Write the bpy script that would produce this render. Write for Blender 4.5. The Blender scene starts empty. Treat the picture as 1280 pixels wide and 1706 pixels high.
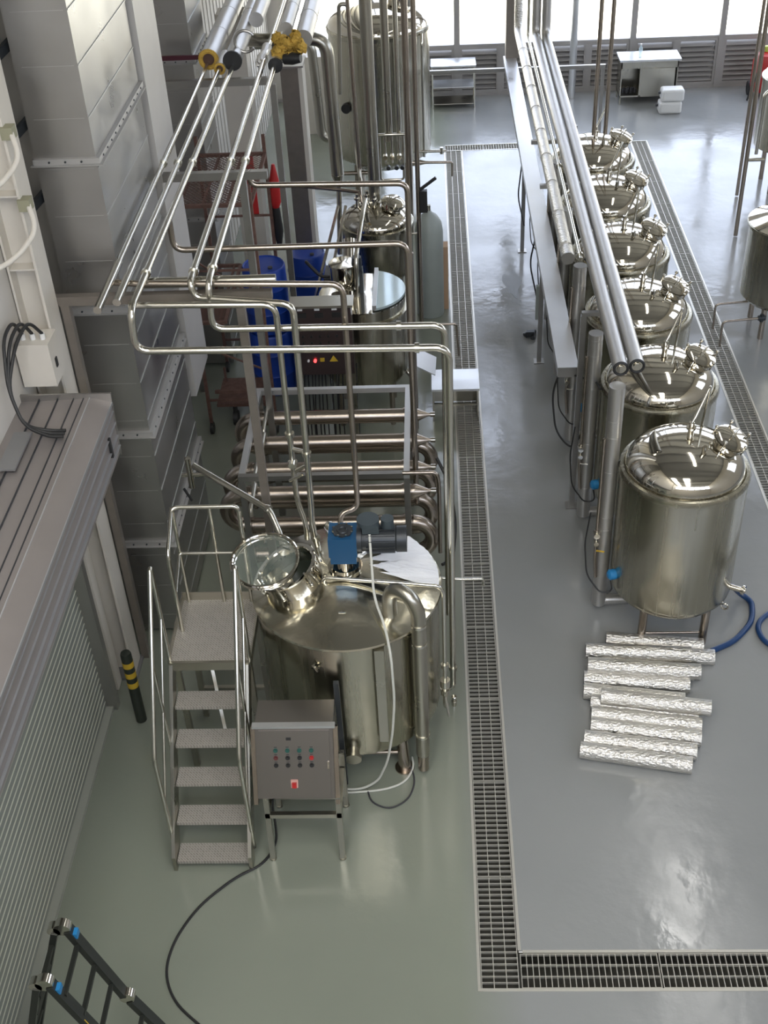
import bpy, bmesh, math, random
from mathutils import Vector, Matrix
random.seed(7)
PI = math.pi
sc = bpy.context.scene
COL = sc.collection

# ------------------------------------------------------------------ camera
cam_d = bpy.data.cameras.new('camera'); cam = bpy.data.objects.new('camera', cam_d); COL.objects.link(cam)
def cam_matrix(yaw, pit, rol, loc):
    cy, sy = math.cos(yaw), math.sin(yaw)
    Rz = Matrix(((cy, -sy, 0), (sy, cy, 0), (0, 0, 1)))
    f = Vector((0, math.cos(pit), -math.sin(pit))); r = Vector((1, 0, 0)); u = r.cross(f)
    r2 = math.cos(rol)*r + math.sin(rol)*u; u2 = -math.sin(rol)*r + math.cos(rol)*u
    r2, u2, f = Rz@r2, Rz@u2, Rz@f
    m = Matrix((r2, u2, -f)).transposed().to_4x4(); m.translation = loc
    return m
cam.matrix_world = cam_matrix(math.radians(3.35), math.radians(37.61), math.radians(-3.18), Vector((0, 0, 8.6)))
cam_d.sensor_fit = 'VERTICAL'; cam_d.sensor_height = 36.0; cam_d.lens = 36.0*1995.0/1706.0
cam_d.clip_start = 0.1; cam_d.clip_end = 300
sc.camera = cam

# ------------------------------------------------------------------ view / world / lights
sc.view_settings.view_transform = 'Standard'; sc.view_settings.look = 'None'
sc.view_settings.gamma = 1.0; sc.view_settings.use_curve_mapping = False
sc.view_settings.exposure = 0.42
sc.cycles.use_denoising = True
sc.cycles.max_bounces = 8; sc.cycles.glossy_bounces = 5; sc.cycles.diffuse_bounces = 4
sc.cycles.sample_clamp_indirect = 6.0
world = bpy.data.worlds.new('sky'); sc.world = world; world.use_nodes = True
wn = world.node_tree.nodes; wl = world.node_tree.links; wn.clear()
wo = wn.new('ShaderNodeOutputWorld'); wb = wn.new('ShaderNodeBackground'); wl.new(wb.outputs[0], wo.inputs[0])
tc = wn.new('ShaderNodeTexCoord'); sx = wn.new('ShaderNodeSeparateXYZ'); wl.new(tc.outputs['Generated'], sx.inputs[0])
rp = wn.new('ShaderNodeValToRGB'); wl.new(sx.outputs['Z'], rp.inputs[0])
mp = rp.color_ramp; mp.elements[0].position = 0.0; mp.elements[0].color = (1.0, .98, .86, 1)
mp.elements[1].position = 0.06; mp.elements[1].color = (.72, .81, 1.0, 1)
wl.new(rp.outputs[0], wb.inputs[0]); wb.inputs[1].default_value = 4.5

# room extents
XL, XR, YN, YF, ZC = -3.35, 12.0, -3.0, 25.6, 11.0
def area(name, loc, rot, sx_, sy_, power, color=(1, 1, 1), portal=False):
    l = bpy.data.lights.new(name, 'AREA'); l.shape = 'RECTANGLE'; l.size = sx_; l.size_y = sy_
    l.energy = power; l.color = color
    if portal: l.cycles.is_portal = True
    o = bpy.data.objects.new(name, l); COL.objects.link(o); o.location = loc; o.rotation_euler = rot
    return o
area('window_daylight', (4.3, YF+.25, 2.9), (-PI/2, 0, 0), 15.2, 3.9, 1, portal=True)
area('upper_window_daylight', (4.3, YF+.25, 8.2), (-PI/2, 0, 0), 15.2, 3.0, 1, portal=True)

# ------------------------------------------------------------------ materials
def nt(name):
    m = bpy.data.materials.new(name); m.use_nodes = True
    return m, m.node_tree.nodes, m.node_tree.links, m.node_tree.nodes['Principled BSDF']
MATS = {}
def mat(name, color, rough=.5, metal=0., noise=0., nscale=4., bump=0., bscale=30., stretch=None, rvar=0., spec=None, emit=None, alpha=None, trans=None):
    if name in MATS: return MATS[name]
    m, n, l, b = nt(name)
    b.inputs['Base Color'].default_value = (*color, 1); b.inputs['Roughness'].default_value = rough
    b.inputs['Metallic'].default_value = metal
    if spec is not None: b.inputs['Specular IOR Level'].default_value = spec
    if emit: b.inputs['Emission Color'].default_value = (*color, 1); b.inputs['Emission Strength'].default_value = emit
    if trans: b.inputs['Transmission Weight'].default_value = trans
    if alpha is not None: b.inputs['Alpha'].default_value = alpha
    tcn = n.new('ShaderNodeTexCoord'); mpn = n.new('ShaderNodeMapping'); l.new(tcn.outputs['Object'], mpn.inputs[0])
    if stretch: mpn.inputs['Scale'].default_value = stretch
    if noise or rvar:
        t = n.new('ShaderNodeTexNoise'); t.inputs['Scale'].default_value = nscale; t.inputs['Detail'].default_value = 5
        l.new(mpn.outputs[0], t.inputs[0])
        if noise:
            mx = n.new('ShaderNodeMix'); mx.data_type = 'RGBA'
            mx.inputs[6].default_value = (*[c*(1-noise) for c in color], 1); mx.inputs[7].default_value = (*[min(1, c*(1+noise)) for c in color], 1)
            l.new(t.outputs[0], mx.inputs[0]); l.new(mx.outputs[2], b.inputs['Base Color'])
        if rvar:
            mr = n.new('ShaderNodeMapRange'); mr.inputs[1].default_value = .3; mr.inputs[2].default_value = .7
            mr.inputs[3].default_value = max(.02, rough-rvar); mr.inputs[4].default_value = rough+rvar
            l.new(t.outputs[0], mr.inputs[0]); l.new(mr.outputs[0], b.inputs['Roughness'])
    if bump:
        t2 = n.new('ShaderNodeTexNoise'); t2.inputs['Scale'].default_value = bscale; t2.inputs['Detail'].default_value = 4
        l.new(mpn.outputs[0], t2.inputs[0]); bp = n.new('ShaderNodeBump'); bp.inputs['Strength'].default_value = bump
        bp.inputs['Distance'].default_value = .02
        l.new(t2.outputs[0], bp.inputs['Height']); l.new(bp.outputs[0], b.inputs['Normal'])
    MATS[name] = m
    return m
STEEL = mat('brushed stainless steel', (.44, .42, .36), .30, 1, noise=.08, nscale=2, rvar=.04)
STEELH = mat('tank shell stainless steel', (.47, .445, .36), .25, 1, noise=.10, nscale=2, stretch=(10, 10, .25), rvar=.06)
POLISH = mat('polished stainless steel', (.60, .57, .50), .07, 1, bump=.04, bscale=3)
LIDM = mat('rolled stainless lid steel', (.66, .63, .53), .15, 1, bump=.45, bscale=2.2)
PIPE = mat('stainless tube', (.62, .60, .53), .2, 1)
DPIPE = mat('dull stainless tube', (.42, .365, .31), .27, 1, noise=.15, nscale=5)
INSUL = mat('aluminium jacket', (.52, .51, .49), .40, .9, noise=.06, nscale=6, bump=.15, bscale=6)
FOIL = mat('crumpled aluminium foil', (.70, .68, .64), .30, 1, bump=1.0, bscale=22, stretch=(1, 2, 2))
GALV = mat('galvanised sheet', (.42, .41, .39), .34, .9, noise=.14, nscale=2.5, rvar=.08, bump=.05, bscale=1.5)
GALVL = mat('bright galvanised sheet', (.68, .69, .70), .36, .85, noise=.12, nscale=2.0, stretch=(1, 1, .5), rvar=.1)
GALVD = mat('dark grey sheet', (.33, .33, .33), .5, .7, noise=.1, nscale=3)  # plain dark grey for column base plates and roll box patch
CREAM = mat('cream painted steel', (.62, .58, .51), .55, 0, noise=.06, nscale=4)
WALLM = mat('cream wall panel', (.58, .55, .50), .7, 0, noise=.05, nscale=1.5)
FRAME = mat('grey frame steel', (.36, .35, .33), .35, .9, noise=.1, nscale=6)
BRFRAME = mat('brown grey channel', (.25, .22, .19), .45, .6, noise=.15, nscale=8)
RUST = mat('rusty painted steel', (.16, .09, .07), .7, .3, noise=.5, nscale=20)
BLACK = mat('black rubber', (.018, .018, .018), .5)
DARK = mat('dark plastic', (.045, .045, .05), .45)
DARKM = mat('dark grey cast metal', (.045, .05, .055), .4, .4)
BLUE = mat('blue enamel', (.012, .085, .20), .35, .2)
BLUEP = mat('blue plastic', (.006, .045, .32), .4)
BLUEC = mat('bright blue casing', (.02, .20, .45), .4)
RED = mat('red paint', (.45, .02, .02), .4)
WHITE = mat('white plastic', (.72, .72, .70), .45)
WHITEF = mat('white plastic film', (.86, .87, .90), .3, 0, bump=1.0, bscale=7, stretch=(1, 3, 1))
YEL = mat('yellow paint', (.55, .36, .03), .5)
WOOL = mat('yellow mineral wool', (.60, .38, .07), .9, 0, noise=.3, nscale=30, bump=1, bscale=40)
YGREEN = mat('yellow green plastic', (.50, .55, .10), .5)
CO2 = mat('grey green cylinder paint', (.36, .40, .38), .45, noise=.1)
GLASS = mat('clear glass', (.92, .97, .95), .03, 0, trans=1.0)
WGLASS = mat('window glass', (1, 1, 1), .0, 0, alpha=.08)
LOUV = mat('louvre grey', (.38, .36, .34), .5, .3, noise=.06)
TREAD = mat('chequer plate', (.56, .52, .48), .5, .45, noise=.2, nscale=8)
SKYL_FILL = mat('skylight and added fill sheet', (1.0, .98, .94), .6, 0, emit=8.5)
ROOF = mat('roof sheet', (.30, .30, .30), .7)
LABELW = mat('white print', (.8, .8, .8), .6)
LRED = mat('lit red lamp', (1.0, .05, .05), .4, emit=3.0)
CREAMC = mat('white cable', (.62, .62, .56), .5)
BLUEH = mat('blue hose', (.01, .045, .14), .35)
CHAN = mat('drain channel steel', (.05, .048, .04), .5, .5, noise=.3, nscale=5)
GRATE = mat('grate steel', (.62, .60, .54), .4, .6)
CARD = mat('cardboard', (.50, .34, .22), .8)
OUT = mat('pale yard paving', (.75, .72, .6), .9)

_tn = TREAD.node_tree; _b = _tn.nodes['Principled BSDF']
_tc = _tn.nodes.new('ShaderNodeTexCoord'); _mp = _tn.nodes.new('ShaderNodeMapping'); _mp.inputs['Rotation'].default_value = (0, 0, PI/4)
_ck = _tn.nodes.new('ShaderNodeTexBrick'); _ck.inputs['Scale'].default_value = 14; _ck.inputs['Color1'].default_value = (.36, .335, .295, 1); _ck.inputs['Color2'].default_value = (.43, .40, .355, 1); _ck.inputs['Mortar'].default_value = (.60, .565, .51, 1); _ck.inputs['Mortar Size'].default_value = .03
_tn.links.new(_tc.outputs['Object'], _mp.inputs[0]); _tn.links.new(_mp.outputs[0], _ck.inputs[0]); _tn.links.new(_ck.outputs[0], _b.inputs['Base Color'])
def floor_mat():
    m, n, l, b = nt('grey epoxy floor')
    tcn = n.new('ShaderNodeTexCoord')
    t = n.new('ShaderNodeTexNoise'); t.inputs['Scale'].default_value = .35; t.inputs['Detail'].default_value = 6
    l.new(tcn.outputs['Object'], t.inputs[0])
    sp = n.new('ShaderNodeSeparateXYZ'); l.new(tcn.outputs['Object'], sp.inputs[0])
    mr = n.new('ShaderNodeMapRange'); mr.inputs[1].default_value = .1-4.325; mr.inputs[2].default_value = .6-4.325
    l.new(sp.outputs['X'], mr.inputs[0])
    c1 = n.new('ShaderNodeMix'); c1.data_type = 'RGBA'; c1.inputs[6].default_value = (.262, .28, .225, 1); c1.inputs[7].default_value = (.305, .311, .307, 1)  # greener left side paints in a tint reflected by the viewing glass
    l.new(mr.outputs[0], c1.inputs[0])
    c2 = n.new('ShaderNodeMix'); c2.data_type = 'RGBA'; c2.blend_type = 'MULTIPLY'; c2.inputs[0].default_value = 1
    rr = n.new('ShaderNodeValToRGB'); rr.color_ramp.elements[0].position = .3; rr.color_ramp.elements[0].color = (.84, .85, .86, 1)
    rr.color_ramp.elements[1].position = .75; rr.color_ramp.elements[1].color = (1, 1, 1, 1)
    l.new(t.outputs[0], rr.inputs[0]); l.new(c1.outputs[2], c2.inputs[6]); l.new(rr.outputs[0], c2.inputs[7])
    l.new(c2.outputs[2], b.inputs['Base Color'])
    t2 = n.new('ShaderNodeTexNoise'); t2.inputs['Scale'].default_value = 1.1; t2.inputs['Detail'].default_value = 8
    l.new(tcn.outputs['Object'], t2.inputs[0])
    m2 = n.new('ShaderNodeMapRange'); m2.inputs[1].default_value = .35; m2.inputs[2].default_value = .65; m2.inputs[3].default_value = .10; m2.inputs[4].default_value = .24
    l.new(t2.outputs[0], m2.inputs[0]); l.new(m2.outputs[0], b.inputs['Roughness'])
    t3 = n.new('ShaderNodeTexNoise'); t3.inputs['Scale'].default_value = 5; t3.inputs['Detail'].default_value = 5
    l.new(tcn.outputs['Object'], t3.inputs[0])
    bp = n.new('ShaderNodeBump'); bp.inputs['Strength'].default_value = .2; bp.inputs['Distance'].default_value = .02
    l.new(t3.outputs[0], bp.inputs['Height']); l.new(bp.outputs[0], b.inputs['Normal'])
    b.inputs['Specular IOR Level'].default_value = .9
    return m
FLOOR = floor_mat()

# ------------------------------------------------------------------ geometry helpers
def V(*a): return Vector(a if len(a) == 3 else a[0])
def basis(d):
    d = d.normalized(); a = Vector((0, 0, 1)) if abs(d.z) < .95 else Vector((1, 0, 0))
    u = d.cross(a).normalized(); return u, u.cross(d).normalized()
class MB:
    def __init__(s): s.bm = bmesh.new()
    def box(s, x0, x1, y0, y1, z0, z1, M=None):
        vs = [s.bm.verts.new((M @ V(x, y, z)) if M else (x, y, z)) for z in (z0, z1) for y in (y0, y1) for x in (x0, x1)]
        for f in ((0, 2, 3, 1), (4, 5, 7, 6), (0, 1, 5, 4), (2, 6, 7, 3), (0, 4, 6, 2), (1, 3, 7, 5)):
            s.bm.faces.new([vs[i] for i in f])
        return s
    def beam(s, p0, p1, w, h, up=(0, 0, 1)):
        p0, p1 = V(p0), V(p1); d = (p1-p0).normalized(); up = V(up)
        if abs(d.dot(up)) > .98: up = V(0, 1, 0)
        u = d.cross(up).normalized(); v = u.cross(d).normalized()
        vs = [s.bm.verts.new(p + u*a*w/2 + v*b*h/2) for p in (p0, p1) for a, b in ((-1, -1), (1, -1), (1, 1), (-1, 1))]
        for i in range(4): s.bm.faces.new((vs[i], vs[(i+1) % 4], vs[4+(i+1) % 4], vs[4+i]))
        s.bm.faces.new(vs[3::-1]); s.bm.faces.new(vs[4:])
        return s
    def cyl(s, p0, p1, r, r2=None, n=20, caps=True):
        return s.rev([(r, 0), (r if r2 is None else r2, 1)], p0, p1, n, caps)
    def rev(s, prof, p0, p1, n=32, caps=True):   # prof: (radius, t along p0->p1 as fraction)
        p0, p1 = V(p0), V(p1); d = p1-p0; u, v = basis(d); rings = []
        for r, t in prof:
            c = p0 + d*t
            rings.append([s.bm.verts.new(c + (u*math.cos(2*PI*i/n)+v*math.sin(2*PI*i/n))*max(r, .0005)) for i in range(n)])
        for a, b in zip(rings, rings[1:]):
            for i in range(n): s.bm.faces.new((a[i], a[(i+1) % n], b[(i+1) % n], b[i]))
        if caps: s.bm.faces.new(rings[0][::-1]); s.bm.faces.new(rings[-1])
        return s
    def lathe(s, prof, c, n=48, caps=True):      # prof (r,z) about the vertical axis
        return s.rev([(r, z) for r, z in prof], (c[0], c[1], c[2] if len(c) > 2 else 0), (c[0], c[1], (c[2] if len(c) > 2 else 0)+1), n, caps)
    def tube(s, pts, r, bend=0., n=12, caps=True, closed=False):
        pts = [V(p) for p in pts]; path = []
        if bend and len(pts) > 2:
            path = [pts[0]]
            for a, b, c in zip(pts, pts[1:], pts[2:]):
                d1 = (a-b); d2 = (c-b); k = min(bend, d1.length*.49, d2.length*.49)
                q0 = b+d1.normalized()*k; q2 = b+d2.normalized()*k
                for i in range(7):
                    t = i/6; path.append(q0*(1-t)**2 + b*2*t*(1-t) + q2*t*t)
            path.append(pts[-1])
        else: path = pts
        rings = []; N = len(path); u = None
        for i, p in enumerate(path):
            if closed: d = path[(i+1) % N]-path[i-1]
            else: d = path[min(i+1, N-1)]-path[max(i-1, 0)]
            d.normalize()
            if u is None: u = basis(d)[0]
            u = (u - d*u.dot(d)).normalized(); v = d.cross(u)
            rings.append([s.bm.verts.new(p + (u*math.cos(2*PI*k/n)+v*math.sin(2*PI*k/n))*r) for k in range(n)])
        pr = list(zip(rings, rings[1:]))
        if closed: pr.append((rings[-1], rings[0]))
        for a, b in pr:
            for i in range(n): s.bm.faces.new((a[i], a[(i+1) % n], b[(i+1) % n], b[i]))
        if caps and not closed: s.bm.faces.new(rings[0][::-1]); s.bm.faces.new(rings[-1])
        return s
    def ring(s, c, ax, R, r, n=40, m=8):
        c, ax = V(c), V(ax); u, v = basis(ax)
        return s.tube([c+(u*math.cos(2*PI*i/n)+v*math.sin(2*PI*i/n))*R for i in range(n)], r, n=m, closed=True)
    def poly(s, pts, thick):      # extruded polygon; thick is a vector
        t = V(thick); a = [s.bm.verts.new(V(p)) for p in pts]; b = [s.bm.verts.new(V(p)+t) for p in pts]; n = len(a)
        s.bm.faces.new(a); s.bm.faces.new(b[::-1])
        for i in range(n): s.bm.faces.new((a[i], b[i], b[(i+1) % n], a[(i+1) % n]))
        return s
    def ball(s, c, r, sc_=(1, 1, 1), n=16):
        prof = [(r*math.sin(PI*i/10), -r*math.cos(PI*i/10)*sc_[2]) for i in range(11)]
        return s.lathe(prof, c, n)
    def mesh(s, name, m):
        bmesh.ops.recalc_face_normals(s.bm, faces=s.bm.faces)
        me = bpy.data.meshes.new(name)
        co = [v.co for v in s.bm.verts]
        mn = Vector((min(c[i] for c in co) for i in range(3))); mxx = Vector((max(c[i] for c in co) for i in range(3)))
        base = Vector(((mn.x+mxx.x)/2, (mn.y+mxx.y)/2, mn.z))
        bmesh.ops.translate(s.bm, verts=s.bm.verts, vec=-base)
        for f in s.bm.faces: f.smooth = True
        s.bm.to_mesh(me); s.bm.free(); me.materials.append(m)
        me.set_sharp_from_angle(angle=math.radians(38))
        return me, base
    def build(s, name, m, parent=None, label=None):
        me, base = s.mesh(name, m)
        o = bpy.data.objects.new(name, me); COL.objects.link(o); o.location = base
        if parent is not None:
            o.parent = parent
            inv = Matrix.Identity(4); p = parent
            chain = []
            while p is not None: chain.append(p); p = p.parent
            w = Matrix.Identity(4)
            for q in reversed(chain): w = w @ q.matrix_parent_inverse @ q.matrix_basis
            o.matrix_parent_inverse = w.inverted()
        if label: o['label'] = label
        return o
def tag(o, label, cat, group=None, kind=None):
    o['label'] = label; o['category'] = cat
    if group: o['group'] = group
    if kind: o['kind'] = kind
    return o
def thing(name, label, cat, loc=(0, 0, 0), group=None):
    o = bpy.data.objects.new(name, None); COL.objects.link(o); o.location = loc; o.empty_display_size = .1
    return tag(o, label, cat, group)
def struct(name, mb, m, label=None):
    o = mb.build(name, m); o['kind'] = 'structure'
    if label: o['label'] = label
    return o
def tree(root):
    out = []
    for ch in list(COL.objects):
        if ch.parent is root: out.append(ch)
    return out
def dup(root, delta, label, group=None, rotz=0):
    r = root.copy(); COL.objects.link(r); r.location = root.location + V(delta); r.rotation_euler.z += rotz
    r['label'] = label
    if group: r['group'] = group
    for ch in tree(root):
        c = ch.copy(); COL.objects.link(c); mi = ch.matrix_parent_inverse.copy(); c.parent = r; c.matrix_parent_inverse = mi
        for g in tree(ch):
            d = g.copy(); COL.objects.link(d); mi = g.matrix_parent_inverse.copy(); d.parent = c; d.matrix_parent_inverse = mi
    return r
def single(mb, name, m, label, cat, group=None, kind=None):
    return tag(mb.build(name, m), label, cat, group, kind)

# ================================================================== SETTING
# drain channels in the floor: (x0,x1,y0,y1)
DR = [(.24, .56, 5.08, 22.45), (.56, 6.0, 5.08, 5.40), (.24, 1.72, 22.45, 22.72), (3.80, 4.10, 8.0, 22.62)]
xs = sorted({XL, XR, *[a for d in DR for a in d[:2]]}); ys = sorted({YN, YF, *[a for d in DR for a in d[2:]]})
fl = MB(); 
vg = {(i, j): fl.bm.verts.new((x, y, 0)) for i, x in enumerate(xs) for j, y in enumerate(ys)}
for i in range(len(xs)-1):
    for j in range(len(ys)-1):
        cx, cy = (xs[i]+xs[i+1])/2, (ys[j]+ys[j+1])/2
        if any(d[0] < cx < d[1] and d[2] < cy < d[3] for d in DR): continue
        fl.bm.faces.new((vg[i, j], vg[i+1, j], vg[i+1, j+1], vg[i, j+1]))
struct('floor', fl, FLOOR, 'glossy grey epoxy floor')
for (x0, x1, y0, y1), nm in zip(DR, ('left drain channel with bright steel rim running the hall length', 'front cross drain channel along the photo bottom', 'far short cross drain channel by the window wall', 'right drain channel beside the right tank row')):
    t = thing('drain_channel', nm, 'drain', (x0, y0, 0))
    b = MB(); b.box(x0, x1, y0, y1, -.17, -.15)
    b.box(x0, x0+.006, y0, y1, -.15, -.002); b.box(x1-.006, x1, y0, y1, -.15, -.002)
    b.box(x0, x1, y0, y0+.006, -.15, -.002); b.box(x0, x1, y1-.006, y1, -.15, -.002); b.build('trough', CHAN, t)
    r = MB()
    w = .016
    if nm[0] in 'lr' or 1:
        vert = (y1-y0) > (x1-x0)
        if vert:
            ya = y0 - (w if nm[0] == 'l' else 0)
            r.box(x0-w, x0+.008, ya, y1, -.01, .004)
            if nm[0] == 'l': r.box(x1-.008, x1+w, 5.40+w, y1, -.01, .004); r.box(x0-w, x1, y0-w, y0+.008, -.01, .0045)
            else: r.box(x1-.008, x1+w, y0, y1, -.01, .004); r.box(x0-w, x1+w, y1-.008, y1+w, -.01, .0045)
        else:
            r.box(x0, x1, y0-w, y0+.008, -.01, .004); r.box(x0+(.0 if x0 < .5 else .03), x1, y1-.008, y1+w, -.01, .004)
    r.build('rim', GRATE, t)
def grate(x0, x1, y0, y1):
    b = MB(); al = (y1-y0) > (x1-x0) and (y1-y0) > .4 or (x1-x0) < .34
    z0, z1 = -.03, -.004
    if (x1-x0) <= (y1-y0):
        for x in (x0+.004, x0+(x1-x0)*.34, x0+(x1-x0)*.67, x1-.004): b.box(x-.003, x+.003, y0, y1, z0, z1+.001)
        n = int((y1-y0)/.052)
        for k in range(n+1):
            y = y0+.003+(y1-y0-.006)*k/n; b.box(x0, x1, y-.0028, y+.0028, z0, z1)
    else:
        for y in (y0+.004, y0+(y1-y0)*.34, y0+(y1-y0)*.67, y1-.004): b.box(x0, x1, y-.003, y+.003, z0, z1+.001)
        n = int((x1-x0)/.046)
        for k in range(n+1):
            x = x0+.003+(x1-x0-.006)*k/n; b.box(x-.0028, x+.0028, y0, y1, z0, z1)
    return b
def grates(x0, x1, y0, y1, L, label, group):
    vert = (y1-y0) > (x1-x0); total = (y1-y0) if vert else (x1-x0); n = max(1, round(total/L)); s = total/n; g0 = None
    for k in range(n):
        d = k*s
        if g0 is None:
            g0 = (grate(x0+.012, x1-.012, y0+.006, y0+s-.006) if vert else grate(x0+.006, x0+s-.006, y0+.012, y1-.012)).build('floor_grate', GRATE)
            tag(g0, label, 'grate', group)
        else:
            c = g0.copy(); COL.objects.link(c); c.location = g0.location + (V(0, d, 0) if vert else V(d, 0, 0))
grates(.24, .56, 5.08, 22.45, 1.0, 'steel grate panel set in the left long floor drain', 'grate panels of the left drain')
grates(.56, 6.0, 5.08, 5.40, 1.08, 'steel grate panel set in the front cross drain', 'grate panels of the front cross drain')
grates(.24, 1.72, 22.45, 22.72, .74, 'steel grate panel set in the far cross drain by the windows', 'grate panels of the far cross drain')
grates(3.80, 4.10, 8.0, 22.62, 1.0, 'steel grate panel set in the right long floor drain', 'grate panels of the right drain')

# walls
wl_ = MB(); wl_.box(XL-.2, XL, YN, YF, 0, ZC)
for k in range(60):
    y = 8.6+k*.3
    if y < YF: wl_.box(XL-.01, XL+.012, y, y+.04, 0, ZC)
struct('wall_left', wl_, WALLM, 'cream ribbed left wall')
w = MB(); w.box(XL-.2, XR+.2, YF, YF+.15, 4.85, 6.7); w.box(XL-.2, XR+.2, YF, YF+.15, 9.7, ZC); w.box(XL-.2, -2.9, YF, YF+.15, 0, ZC)
struct('wall_back', w, WALLM, 'pale wall bands between the window rows')
w = MB(); w.box(XR, XR+.2, YN, YF, 0, 4.5); w.box(XR, XR+.2, YN, YF, 8.5, ZC)
w.box(XR, XR+.2, YN, 9, 4.5, 8.5)
for k in range(4): w.box(XR, XR+.2, 9+k*4.6, 9+k*4.6+1.6, 4.5, 8.5)
struct('wall_right', w, WALLM)
w = MB(); w.box(XL-.2, XR+.2, YN-.2, YN, 0, 7.0); w.box(XL-.2, XR+.2, YN-.2, YN, 10.2, ZC)
for k in range(7): w.box(XL-.2+k*2.6, XL+.1+k*2.6, YN-.2, YN, 7.0, 10.2)
struct('wall_front', w, WALLM)
area('front_window_daylight', (4.3, YN-.25, 8.6), (PI/2, 0, 0), 15.2, 3.2, 1, portal=True)
area('right_window_daylight', (XR+.25, 17.5, 6.5), (0, PI/2, 0), 4.0, 16.0, 1, portal=True)
# ceiling with one skylight strip and two near panels added as fill
sk = []
c = MB(); prev = XL-.2
for a, b_ in sk: c.box(prev, a, YN-.2, YF+.2, ZC, ZC+.15); prev = b_
c.box(prev, XR+.2, YN-.2, YF+.2, ZC, ZC+.15)
for k in range(9): c.box(XL, XR, -1+k*3.2, -1+k*3.2+.16, ZC-.45, ZC)
struct('ceiling', c, ROOF)
for i, (a, b_, ya_, yb_) in enumerate(((4.15, 4.5, 10.3, 15.8), (-2.4, -1.0, -2.6, 4.5), (1.2, 2.8, -2.6, 4.5))):  # near pair added to brighten the front, right one also matching dome glints
    struct('window_%d' % (i+10), MB().box(a, b_, ya_, yb_, ZC-.03, ZC-.005), SKYL_FILL, 'translucent roof panel for skylight and added fill')

# window wall: louvre panels, mullions, glass
MUL = [-2.9, -1.26, .55, 2.36, 4.17, 5.98, 7.79, 9.6, 11.41]
lv0 = None
for i in range(len(MUL)-1):
    for h in range(2):
        x0 = MUL[i]+.06+h*(MUL[i+1]-MUL[i]-.06)/2; x1 = x0+(MUL[i+1]-MUL[i]-.12)/2-.03
        t = thing('louvre_panel', 'grey horizontal louvre panel below the bright windows', 'louvre', (x0, YF-.02, 0), 'louvre panels under the windows')
        f = MB(); f.box(x0, x1, YF-.05, YF+.03, .06, .12); f.box(x0, x1, YF-.05, YF+.03, .95, 1.0); f.box(x0, x0+.05, YF-.05, YF+.03, .12, .95); f.box(x1-.05, x1, YF-.05, YF+.03, .12, .95)
        f.build('frame', LOUV, t)
        s = MB()
        for k in range(8):
            z = .14+k*.101; s.poly([(x0+.05, YF-.05, z), (x0+.05, YF+.05, z+.075), (x0+.05, YF+.06, z+.068), (x0+.05, YF-.04, z-.008)], (x1-x0-.1, 0, 0))
        s.build('slats', LOUV, t)
        MB().box(x0+.02, x1-.02, YF+.07, YF+.08, .08, .98).build('backing', mat('dark louvre backing', (.05, .05, .055), .7), t)
for i, x in enumerate(MUL):
    struct('trim_%d' % (i+1), MB().box(x-.06, x+.06, YF-.07, YF+.06, 0, 4.85).box(x-.045, x+.045, YF-.07, YF+.06, 6.7, 9.7), LOUV, 'grey window mullion')
for i in range(len(MUL)-1):
    f = MB(); a, b_ = MUL[i]+.045, MUL[i+1]-.045
    for z in (1.02, 3.15, 4.82, 7.7, 8.7): f.box(a, b_, YF-.04, YF+.04, z-.03-(.12 if z > 5 else 0), z+.03)
    f.box(a, b_, YF-.04, YF+.04, 6.7, 6.76); f.box(a, b_, YF-.04, YF+.04, 9.64, 9.7)
    o = struct('window_%d' % (i+1), f, LOUV, 'grey framed window bay with blown out daylight')
    MB().box(a, b_, YF, YF+.012, 1.05, 3.12).box(a, b_, YF, YF+.012, 3.18, 4.79).box(a, b_, YF, YF+.012, 6.76, 7.55).box(a, b_, YF, YF+.012, 7.73, 8.55).box(a, b_, YF, YF+.012, 8.73, 9.64).build('pane', WGLASS, o)
for i in range(len(MUL)-1):
    xm = (MUL[i]+MUL[i+1])/2; struct('trim_%d' % (i+11), MB().box(xm-.055, xm+.055, YF-.06, YF+.08, .06, 1.0), LOUV, 'short post between louvre panels')
struct('trim_20', MB().box(XL, XR, YF-.06, YF+.1, 0, .06), LOUV, 'sill strip at floor under the louvres')

# roller shutter on the left wall
d = MB()
rg = MB()
for k in range(40):
    z = .05+k*.08
    d.poly([(XL+.03, 2.2, z), (XL+.05, 2.2, z+.004), (XL+.05, 2.2, z+.076), (XL+.03, 2.2, z+.08)], (0, 5.85, 0))
    rg.poly([(XL+.04, 2.2, z+.060), (XL+.0545, 2.2, z+.061), (XL+.055, 2.2, z+.071), (XL+.04, 2.2, z+.074)], (0, 5.85, 0))
d.box(XL, XL+.045, 2.2, 8.05, 0, 3.4)
d1 = struct('door_1', d, mat('shutter aluminium', (.26, .275, .245), .5, .1, noise=.06), 'ribbed aluminium roller shutter')
rg.build('slat_highlights', mat('slat highlight colour', (.58, .60, .50), .5, 0), d1)  # pale ridges paint in the highlight along each curved slat
MB().box(XL+.03, XL+.12, 2.2, 8.05, 0, .05).build('bottom_rail', mat('shutter rail', (.34, .35, .30), .5), d1)
MB().box(XL, XL+.16, 8.05, 8.14, 0, 3.1).build('guide_rail', GALV, d1)
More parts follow.
